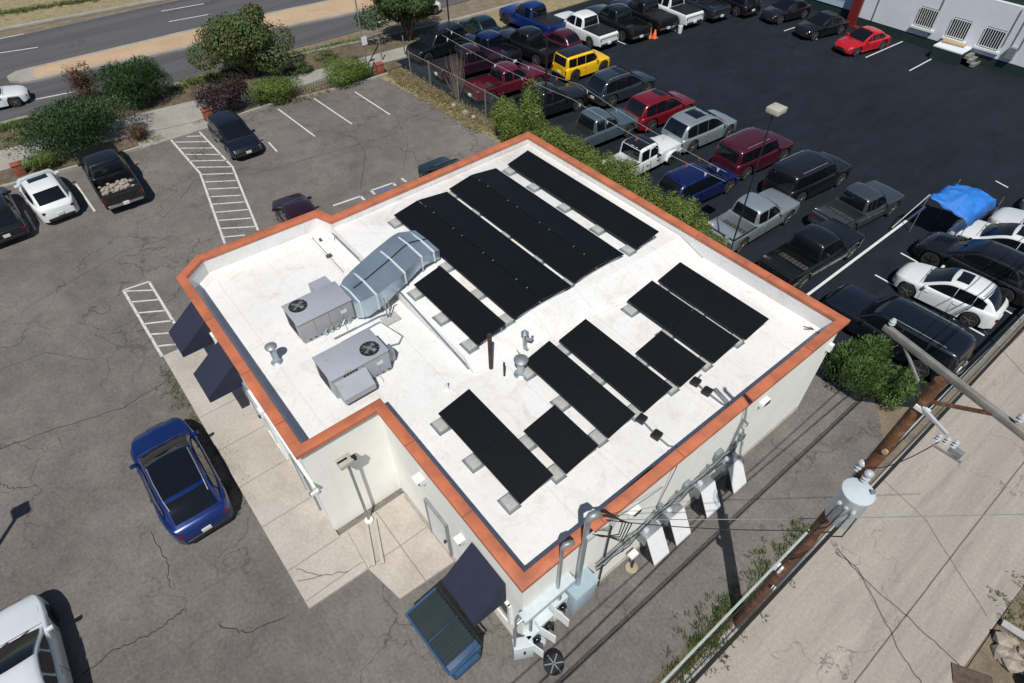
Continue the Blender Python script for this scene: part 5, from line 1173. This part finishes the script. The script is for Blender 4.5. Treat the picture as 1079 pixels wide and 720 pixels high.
shrub('barberry_bush', 'low dull red shrub at the right foot of the largest bush', 'bush', 146, 148, .8, .8, .9, 1900, .11, 'redbrown', .1, sg, seed=16)
shrub('clipped_bush', 'light green bush along the kerb between the purple bush and the lattice', 'bush', 292, 108, 1.15, 2.1, 1.45, 11000, .12, 'bright', .2, sg, seed=7, lobes=18)
shrub('clipped_bush', 'light green bush along the kerb right of the lattice', 'bush', 366, 88, 1.2, 1.9, 1.6, 11000, .12, 'bright', .2, sg, seed=8, lobes=16)
shrub('street_tree', 'green and rust tinted tree beside the median at upper left', 'tree', 268, 84, 2.9, 3.3, 4.6, 25000, .16, 'maple', 0, None, True, 9, 26, .35)
shrub('street_tree', 'green tree cut by the top edge beside the dark pickups', 'tree', 432, 44, 3.0, 3.9, 4.4, 30000, .16, 'tree', 0, None, True, 10, 26, .9)
shrub('weedy_bush', 'dark green trailing bush under the street tree', 'bush', 316, 78, .9, 1.4, .6, 2600, .12, 'tree', .1, sg, seed=11)
shrub('weedy_bush', 'grey green low shrub between the street tree and the sign post', 'bush', 345, 64, .8, 1.0, .55, 2600, .10, 'weed', .2, sg, seed=12)
shrub('alley_shrub', 'big green shrub between the right corner of the building and the utility pole', 'bush', 905, 400, 1.15, 1.7, 1.35, 12000, .13, 'alders', .7, None, seed=13, lobes=16, world=tuple(G(905, 388, .6)))
shrub('alley_shrub', 'smaller dark green shrub closer to the utility pole', 'bush', 945, 415, .85, 1.2, 1.05, 6000, .12, 'alders', .5, None, seed=14, lobes=12, world=tuple(G(941, 410, .5)))
# ivy hedge on the fence
hd = empty('ivy_hedge', (-18, 20.9, 0), 'long ivy covered fence between the building and the car lot', 'hedge')
mb = MB(); rnd = random.Random(3)
x = -27.6
while x < -11.2:
    h = 2.25+.25*math.sin(x*1.7)+.2*rnd.random(); wd = .5+.15*rnd.random()
    if -25.6 < x < -24.5: h += 1.3-.9*abs(x+25.05)
    if x > -13.5: h -= .1
    leaves(mb, (x+18, .25-.04*(x+27)*.4, h*.58), .85, wd+.4, h*.6, 2300, .12, seed=int(x*100) & 0xffff, up=.15, lobes=6)
    x += .5
mb.build('foliage', LM['ivy'], hd)
mb = MB()
for k in range(10): mb.tube([(-9+k*1.8, .5, 0), (-9+k*1.8+.1, .55, 1), (-9+k*1.8, .5, 2.0)], .03, 6)
mb.build('stems', M['bark'], hd)
# bare shrub by the fence
x, y = G(478, 108, 0); bs_ = empty('bare_shrub', (x, y+.3, 0), 'leafless brown shrub growing through the chain link fence', 'shrub'); mb = MB(); rnd = random.Random(5)
for k in range(60):
    t = rnd.random()*6.28; q = rnd.uniform(.1, .75); h = rnd.uniform(1.6, 3.3); P_ = [(0, 0, 0), (math.cos(t)*q*.4, math.sin(t)*q*.4, h*.4), (math.cos(t)*q*.9, math.sin(t)*q*.9, h*.8), (math.cos(t)*q, math.sin(t)*q, h)]
    mb.tube(P_, [.025, .018, .01, .004], 4)
mb.build('twigs', M['deadtwig'], bs_)
# weeds and grass as ground cover
def cover(name, label, cat, areas, mat, size, seed):
    rnd = random.Random(seed); mb = MB()
    for (x0, y0, x1, y1, n, hh) in areas:
        for i in range(n):
            t = rnd.random(); cx = x0+(x1-x0)*t+rnd.gauss(0, .28); cy = y0+(y1-y0)*t+rnd.gauss(0, .28)
            for k in range(11):
                a = rnd.random()*6.28; s = size*rnd.uniform(.5, 1.3); hgt = hh*rnd.uniform(.3, 1); bx_ = cx+rnd.gauss(0, .06); by_ = cy+rnd.gauss(0, .06)
                p = Vector((bx_, by_, .01)); d = Vector((math.cos(a), math.sin(a), 0)); e = Vector((-d.y, d.x, 0))*s*.28
                mb.add([p-e*.5, p+e*.5, p+d*s*.5+e*.6+Vector((0, 0, hgt*.6)), p+d*s+Vector((0, 0, hgt)), p+d*s*.5-e*.6+Vector((0, 0, hgt*.6))], [(0, 1, 2, 3, 4)])
    o = mb.build(name, LM[mat]); o['kind'] = 'stuff'; return o
g = G
cover('weeds', '', '', [(*g(712, 712), *g(768, 640), 170, .22), (*g(745, 690), *g(800, 612), 70, .18), (*g(800, 612), *g(850, 555), 110, .2), (*g(1079, 612), *g(1056, 650), 25, .12), (*g(1079, 655), *g(1070, 675), 15, .12)], 'weed', .06, 21)
cover('weeds', '', '', [(*g(188, 408), *g(215, 455), 60, .1), (*g(222, 460), *g(258, 530), 60, .16), (*g(176, 385), *g(192, 415), 40, .1), (*g(150, 350), *g(155, 352), 3, .1), (*g(205, 130), *g(215, 128), 50, .12), (*g(218, 152), *g(206, 166), 25, .08), (*g(150, 150), *g(170, 146), 80, .15), (*g(290, 230), *g(305, 236), 4, .1)], 'weed', .06, 22)
cover('dry_grass', '', '', [(-39.5, 21.2, -27.2, 21.7, 1500, .16), (-38.5, 20.6, -29, 20.7, 500, .1), (*g(410, 75), *g(430, 92), 120, .18), (-44.2, 24, -41.5, 32, 400, .12), (-43.6, 31, -42, 50, 500, .12), (*g(300, 108), *g(345, 95), 160, .3), (*g(330, 80), *g(365, 62), 60, .2)], 'dry', .08, 23)
cover('weeds', '', '', [(-48.6, -4, -47.6, 3, 1500, .28), (-47.5, 3, -46.8, 9, 700, .22), (-47.2, 9, -46.4, 15, 800, .35), (-46.8, 16, -46, 22, 350, .2), (-72, -4, -68.5, 12, 900, .3), (*g(230, 95), *g(260, 98), 120, .2)], 'weed', .16, 24)
cover('dry_grass', '', '', [(-47.4, -6, -46.2, 4, 900, .2), (-46.2, 8, -45.2, 20, 800, .16), (-46, 14, -44.2, 24, 500, .12), (-44.2, 30, -42, 60, 600, .15)], 'dry', .12, 25)

# ------------------------------------------------------------------ fence, posts, pennants, lamps
fn = empty('chain_link_fence', (-38, 21.4, 0), 'chain link fence with rusty top rail beside the back of the parking lot', 'fence')
x0, y0 = -37.9, 21.4; x1, y1 = -27.1, 22.0
def fp(t, z): return Vector((x0+(x1-x0)*t+38, y0+(y1-y0)*t-21.4, z))
for t in (0, .21, .49, .74, 1): MB().tube([fp(t, 0), fp(t, 1.95)], .04, 8).build('post', M['galv'], fn)
MB().tube([fp(0, 1.85), fp(1, 1.85)], .025, 6).build('top_rail', M['deadtwig'], fn)
mb = MB(); Lf = 10.9; st = .14; Hh = 1.8
def seg(a, b):
    n = Vector((0, 1, 0))*.0; w_ = .0035; d = (b-a).normalized(); e = d.cross(Vector((0, 1, 0))).normalized()*w_
    mb.add([a-e, b-e, b+e, a+e], [(0, 1, 2, 3)])
s_ = -Hh
while s_ < Lf:
    for sg_ in (1, -1):
        a0, z0, a1, z1 = (s_, 0, s_+Hh, Hh) if sg_ > 0 else (s_+Hh, 0, s_, Hh)
        for q in (0,):
            A = [a0, z0]; B = [a1, z1]
            def cl(P_, Q_):
                if P_[0] < 0: f = (0-P_[0])/(Q_[0]-P_[0]); return [0, P_[1]+f*(Q_[1]-P_[1])]
                if P_[0] > Lf: f = (Lf-P_[0])/(Q_[0]-P_[0]); return [Lf, P_[1]+f*(Q_[1]-P_[1])]
                return P_
            A2 = cl(A, B); B2 = cl(B, A)
            if A2[0] >= -1e-6 and B2[0] >= -1e-6: seg(fp(A2[0]/Lf, A2[1]+.03), fp(B2[0]/Lf, B2[1]+.03))
    s_ += st
mb.build('wire_mesh', M['galv'], fn)
for k, (px, py, h, lab) in enumerate(((403, 66, 1.7, 'slim pale post on the street sidewalk'), (427, 60, 1.5, 'slim pale post just left of the chain link fence'), (700, 238, 1.5, 'old white fence post sticking out of the ivy'), (771, 251, 1.3, 'pale weathered post between the ivy and the silver pickup'), (597, 130, .1, ''))):
    if lab: x, y = G(px, py, 0) if k < 2 else ((-13.9, 20.9) if k == 2 else (-11.35, 21.2)); tag(MB().tube([(x, y, 0), (x, y, h if k < 2 else 2.0)], .05 if k < 2 else .1, 8).build('post', M['galv'] if k < 2 else M['greywood']), lab, 'post')
for k, (px, py, lab) in enumerate(((24, 185, 'red brick pillar behind the white hatchback'), (221, 127, 'red brick pillar behind the black nose out car'), (401, 78, 'red brick pillar near the chain link fence'))):
    x, y = G(px, py, 0); o = empty('brick_pillar', (x, y, 0), lab, 'pillar', 'brick pillars at the lot entrances'); MB().box((0, 0, .35), (.42, .5, .7)).build('shaft', M['brick'], o, bevel=.01); MB().box((0, 0, .73), (.48, .56, .06)).build('cap', M['brick'], o, bevel=.01)
x, y = G(333, 96, 0); o = empty('lattice_fence', (x, y, 0), 'short white lattice fence between the two light green bushes', 'fence', None, rad(2))
mb = MB()
for k in range(11): mb.box((0, -1.0+k*.2, .35), (.04, .05, .7))
mb.build('slat', M['curb'], o); mb = MB(); mb.box((0, 0, .12), (.05, 2.1, .06)); mb.box((0, 0, .62), (.05, 2.1, .06)); mb.build('rail', M['curb'], o)
x, y = G(387, 72, 0); o = empty('sign_post', (x, y, 0), 'thin dark pole with a small white sign by the street sidewalk', 'sign post'); MB().tube([(0, 0, 0), (.05, 0, 6)], .05, 8).build('pole', M['steel'], o); MB().box((.1, .1, 1.9), (.03, .4, .55)).build('sign_plate', M['white'], o)
x, y = G(391, 80, 0); tag(MB().tube([(x, y, 0), (x+.1, y+.35, .9)], .05, 6).build('leaning_stake', M['black']), 'dark leaning stake beside the brick pillar near the fence', 'stake')
# pennant strings
def lotpole(label, bx_, by_, h, r, lean=(0, 0)):
    o = empty('flag_pole', (bx_, by_, 0), label, 'pole', 'thin poles that carry the pennants'); MB().tube([(0, 0, 0), (lean[0], lean[1], h)], r, 8).build('pole', M['black'], o); return o
lotpole('thin dark pole behind the off-road car holding the pennant strings', *G(474, 36, 0), 4.2, .06)
lotpole('thin grey pole between the yellow car and the grey blue pickup', -27.0, 24.2, 5.2, .06)
A1 = Vector((*G(466, 37, 3.0), 3.0)); A2 = Vector((*G(470, 30, 3.2), 3.2))
E1 = Vector((*G(775, 196, 3.4), 3.4)); E2 = Vector((*G(790, 194, 3.4), 3.4)); M1 = Vector((*G(604, 105, 3.2), 3.2)); M2 = Vector((*G(612, 90, 3.4), 3.4))
cr_ = [plain('pennant_white', (.65, .66, .66), .7), plain('pennant_red', (.5, .06, .06), .7)]
for k, (pts, lab) in enumerate((((A1, M1, E1), 'pennant string on the side nearer the ivy'), ((A2, M2, E2), 'pennant string on the side farther from the ivy'))):
    o = empty('pennant_string', pts[0], lab, 'pennant string', 'pennant strings over the car lot'); W_ = []
    for a, b in zip(pts, pts[1:]):
        for i in range(20): t = i/20; W_.append(a.lerp(b, t)-Vector((0, 0, .2*4*t*(1-t)))-pts[0])
    MB().tube(W_, .008, 4).build('string', M['palecable'], o)
    for i in range(1, len(W_)-1, 2):
        p = W_[i]; d = (W_[i+1]-W_[i-1]).normalized()*.09; q = random.uniform(-.1, .1)
        if i > 28 or i % 4 == 1: MB().add([p-d, p+d, p+Vector((q, q, -.22)), p+Vector((q+.01, q+.01, -.215))], [(0, 1, 2), (0, 3, 1)]).build('flag', cr_[1 if (i//2) % 3 == 2 else 0], o)
# lot lamp
x, y = -11.1, 21.4
o = empty('lot_lamp', (x, y, 0), 'lot lamp with a square beige head on a dark pole above the maroon boxy car', 'lamp post')
MB().tube([(0, 0, 0), (0, 0, 7.75)], .035, 8).build('pole', M['black'], o); MB().box((0, .15, 7.9), (.55, .58, .22)).build('lamp_head', M['beige'], o, bevel=.03); MB().box((0, .15, 7.775), (.45, .5, .02)).build('lens', M['lens'], o)
# off the left edge: the lot lamp whose shadow reaches into the picture
lx, ly = -18.42+.743*.625*5.6, -6.66-.669*.625*5.6
o = empty('lot_lamp', (lx, ly, 0), 'lot lamp just outside the left edge whose shadow lies on the asphalt', 'lamp post'); MB().tube([(0, 0, 0), (0, 0, 5.5)], .07, 8).build('pole', M['steel'], o); MB().box((0, 0, 5.6), (.45, .5, .18)).build('lamp_head', M['beige'], o)
# second thin pole by lamp
# cone and bucket, parking stuff
x, y = G(684, 40, 0); o = empty('traffic_cone', (x, y, .012), 'stack of orange cones behind the black pickup', 'traffic cone'); mb = MB(); mb.lathe((0, 0, 0), [(.2, .03), (.06, .75), (.03, .78)], 14); mb.lathe((.3, .25, 0), [(.18, .03), (.05, .6), (.03, .62)], 14); mb.build('cone', M['orangep'], o, smooth=50); mb = MB(); mb.box((0, 0, .02), (.42, .42, .04)); mb.box((.3, .25, .02), (.4, .4, .04)); mb.build('base', M['orangep'], o)
x, y = G(716, 35, 0); o = empty('bucket', (x, y, .012), 'white bucket on the dark asphalt right of the cones', 'bucket'); MB().lathe((0, 0, 0), [(.15, 0), (.19, .55), (.16, .56), (.13, .1)], 14).build('pail', M['white'], o, smooth=50); MB().tube([(-.19, 0, .5), (0, .05, .62), (.19, 0, .5)], .008, 5).build('handle', M['galv'], o)
# blue tarp canopy
tp = empty('tarp_canopy', (-6.2, 31.3, 0), 'bright blue tarp stretched over poles beside the white cars', 'canopy')
cor = [G3(980, 205, 2.2), G3(1012, 189, 2.3), G3(1058, 208, 1.95), G3(1022, 233, 1.75)]
vs = []; n = 12; rnd = random.Random(8)
for i in range(n+1):
    for j in range(n+1):
        u, v = i/n, j/n; p = (cor[0]*(1-u)+cor[1]*u)*(1-v)+(cor[3]*(1-u)+cor[2]*u)*v
        rg = abs(math.sin(u*5.2+v*3.1))*.10+abs(math.sin(v*9-u*7+1))*.07; p = p+Vector((rnd.uniform(-.04, .04), rnd.uniform(-.04, .04), .42*min(1, 2.2*min(u, 1-u))*min(1, 2.2*min(v, 1-v))-rg+rnd.uniform(-.035, .035)-(.35 if (v > .93 or u > .93) else 0)))
        vs.append(p-Vector(tp.location))
mb = MB().add(vs, [(i*(n+1)+j, i*(n+1)+j+1, (i+1)*(n+1)+j+1, (i+1)*(n+1)+j) for i in range(n) for j in range(n)]); c_ = mb.build('tarp', M['tarp'], tp, smooth=22)
sm = c_.modifiers.new('s', 'SOLIDIFY'); sm.thickness = .01
for q in cor:
    b = q-Vector(tp.location); MB().tube([(b.x, b.y, 0), (b.x, b.y, b.z)], .02, 6).build('leg', M['steel'], tp)
a = cor[0]-Vector(tp.location); b = Vector((*G(940, 240, .3), .3))-Vector(tp.location); MB().tube([a, b], .022, 6).build('guy_pole', M['white'], tp)

# low wall / guard rail between car lot and alley
o = empty('alley_rail', (-1.1, 24, 0), 'grey weathered rail and fence along the alley side of the car lot', 'fence')
for k in range(9): MB().tube([(0+.03*k, -5+k*2.4, 0), (0+.03*k, -5+k*2.4, 1.1)], .05, 8).build('post', M['greywood'], o)
MB().bar((0, -5.2, .95), (.3, 14.4, .95), .05, .22).build('rail', M['greywood'], o); MB().bar((0, -5.2, .45), (.3, 14.4, .45), .05, .18).build('rail', M['greywood'], o)
x, y = G(1008, 383, .3); tag(MB().lathe((x, y, 0), [(.34, 0), (.36, .45), (.3, .5)], 18).build('barrel_top', M['greywood'], smooth=40), 'round weathered stump beside the rail under the crossarm', 'stump')
# rubble, plank and dark skip in the lower right corner
rnd = random.Random(11)
for k in range(16):
    x, y = G(1054+rnd.uniform(-4, 22), 690+rnd.uniform(-20, 18), 0); q = rnd.uniform(.12, .3)
    bm = bmesh.new(); bmesh.ops.create_icosphere(bm, subdivisions=1, radius=q)
    for v in bm.verts: v.co *= rnd.uniform(.75, 1.15); v.co.z *= .7
    me = bpy.data.meshes.new('rubble_stone'); bm.to_mesh(me); bm.free(); me.materials.append(M['rubble']); o = bpy.data.objects.new('rubble_stone', me); COL.objects.link(o); o.location = (x, y, q*.45); o.rotation_euler.z = rnd.random()*6
    tag(o, 'pale broken concrete chunk in the heap at the lower right corner', 'stone', 'concrete chunks in the lower right corner')
o = MB().bar(G3(1056, 656, .12), G3(1110, 690, .18), .22, .06).build('plank', M['cinder']); tag(o, 'pale plank lying above the rubble in the lower right corner', 'plank')
tag(MB().box((6.1, 14.1, .5), (1.9, 1.6, 1.0)).build('skip', M['black'], bevel=.06), 'black container at the lower right corner beside the rubble', 'container')
sheet('dirt_bank', [(3.8, -20), (3.85, 16), (4.1, 30), (4.6, 120), (60, 120), (60, -20)], .006, M['dirt'])
tag(MB().box((*G(1024, 716, 0), .03), (1.0, .5, .05), rad(30)).build('drain_cover', M['bark']), 'dark round edged patch cover at the lower right alley edge', 'cover')
# small litter near fence
for k, (px, py, lab, d) in enumerate(((478, 113, 'white bag of rubbish by the chain link fence', .3), (490, 121, 'pale broken stone below the chain link fence', .38), (499, 125, 'second pale stone at the foot of the chain link fence', .3))):
    x, y = G(px, py, 0); bm = bmesh.new(); bmesh.ops.create_icosphere(bm, subdivisions=2, radius=d*.5)
    for v in bm.verts: v.co *= rnd.uniform(.8, 1.15)
    me = bpy.data.meshes.new('stone'); bm.to_mesh(me); bm.free(); me.materials.append(M['rubble']); o = bpy.data.objects.new('rubbish_bag' if k == 0 else 'stone', me); COL.objects.link(o); o.location = (x, y, d*.35); tag(o, lab, 'bag' if k == 0 else 'stone')

# ------------------------------------------------------------------ white building at the top right
wb = empty('white_building', (-16, 54.5, 0), 'white building with barred windows and a dark green base at the top right', 'building')
def wpart(mb, name, mat, par=None, **k):
    o = mb.build(name, mat, par or wb, **k); 
    if par is None: o.location = (16, -54.5, 0)
    return o
YB = 53.3
mb = MB(); mb.box((-16, YB+5, 2.35), (14.6, 10, 3.3)); wpart(mb, 'wall', M['bwall'])
mb = MB(); mb.box((-16, YB+5, .38), (14.5, 9.96, .74)); wpart(mb, 'plinth', M['dgreen'])
mb = MB(); mb.box((-16, YB+5.3, 4.25), (14.9, 10.0, .5)); wpart(mb, 'roof', M['dgreen'])
mb = MB(); mb.box((-16, YB+5.3, 4.55), (14.3, 9.4, .1)); wpart(mb, 'roof_deck', M['dirt'])
def bwin(x, z0=1.55, w_=1.25, h=1.25, y=YB):
    mb = MB(); mb.box((x, y-.09, z0-.12), (w_+.35, .24, .14)); sl_ = wpart(mb, 'window', M['white'])
    MB().box((x, y-.02, z0+h/2), (w_, .04, h)).build('pane', M['glass'], sl_)
    mb = MB()
    for k in range(9): mb.box((x-w_/2+w_*k/8, y-.1, z0+h/2), (.035, .03, h))
    for z in (z0+.05, z0+h-.05): mb.box((x, y-.1, z), (w_, .035, .04))
    mb.build('bars', M['white'], sl_)
for px, py in ((977, 19), (1011, 31), (1046, 41)):
    xx, zz = Yp_ = (0, 0)
    d = R2*((px-539.5)/FPX)+D2*((py-360)/FPX)+_f; t = YB/d.y; bwin(d.x*t, CH+d.z*t-.6)
d = R2*((1003-539.5)/FPX)+D2*((51-360)/FPX)+_f; t = (YB-.8)/d.y; sx_ = d.x*t
mb = MB(); mb.box((sx_, YB-.75, .42), (1.9, 1.5, .84)); wpart(mb, 'landing', M['dgreen']); mb = MB(); mb.box((sx_, YB-.75, .88), (2.0, 1.55, .08)); wpart(mb, 'landing_slab', M['bwall'])
mb = MB()
for k in range(3): mb.box((sx_+1.2+k*.28, YB-.5, .6-k*.2), (.28, 1.0, .2))
wpart(mb, 'step', M['greywood'])
mb = MB(); mb.box((sx_+3.4, YB-.15, 1.35), (.5, .3, .7)); wpart(mb, 'meter', M['steel']); mb = MB()
for k in range(4): mb.tube([(sx_+2.7+k*.5, YB-.06, 1.6), (sx_+2.7+k*.5, YB-.06, 3.9)], .03, 6)
wpart(mb, 'conduit', M['steel'])
mb = MB(); mb.tube([(-17.75, YB-.06, .8), (-17.75, YB-.06, 4)], .04, 6); mb.tube([(-22.1, YB-.06, .8), (-22.1, YB-.06, 4)], .04, 6); wpart(mb, 'downpipe', M['steel'])
MB().box((sx_-.1, YB-.35, 1.5), (1.5, .4, .12), rad(6)).build('x', M['tan']) if False else None
o = MB().box((sx_-.15, YB-.35, 1.02), (1.5, .5, .14), rad(6)).build('cardboard', M['tan'], bevel=.02); tag(o, 'tan cardboard pile below the middle barred window', 'cardboard')
d = R2*((1043-539.5)/FPX)+D2*((68-360)/FPX)+_f; x, y = G(1043, 72, 0); tag(MB().box((x, y, .3), (.45, .12, .6), rad(10)).build('white_board', M['white'], bevel=.02), 'small white board leaning at the foot of the white building', 'board')
tag(MB().lathe((*G(1024, 68, 0), 0), [(.3, 0), (.32, .35), (.2, .45)], 10).build('rubbish_heap', M['black'], smooth=50), 'black heap at the foot of the white building', 'rubbish')
# red door post and blue wing left of it
mb = MB(); mb.box((-23.55, YB+.3, 2.0), (.7, 1.2, 4.0)); wpart(mb, 'red_pier', M['dred'])
mb = MB(); mb.box((-22.5, YB-.0, .05), (1.8, 1.1, .12), rad(-8)); o = wpart(mb, 'red_steps', M['dred'])
bw = empty('blue_building', (-29, 56, 0), 'pale blue building wing with a barred window at the top edge', 'building')
MB().box((0, 2, 2.35), (10, 8, 3.2)).build('wall', plain('pale_blue_render', (.40, .5, .60), .8, 0, .06), bw); MB().box((0, 2, .4), (9.9, 7.9, .78)).build('plinth', M['dgreen'], bw); MB().box((0, 2.2, 4.15), (10.3, 8.2, .4)).build('roof', M['dgreen'], bw)
w_ = MB().box((3.2, -2.03, 2.1), (1.6, .05, 1.4)).build('window', M['glass'], bw); mb = MB()
for k in range(9): mb.box((2.45+k*.19, -2.1, 2.1), (.03, .03, 1.4))
mb.build('bars', M['white'], w_)
# sculpture-like mirror / statue near red car
x, y = G(937, 31, 0); o = empty('planter', (x, y, 0), 'dark red planter with a round silver ball behind the red coupe', 'planter'); MB().lathe((0, 0, 0), [(.2, 0), (.28, .7), (.22, .72)], 12).build('pot', M['dred'], o, smooth=50); MB().lathe((0, 0, 1.0), [(.01, -.28), (.2, -.2), (.28, 0), (.2, .2), (.01, .28)], 16).build('ball', M['chrome'], o, smooth=60)
# pale sunshade in the white pickup's rear window is modelled as a disc behind the glass
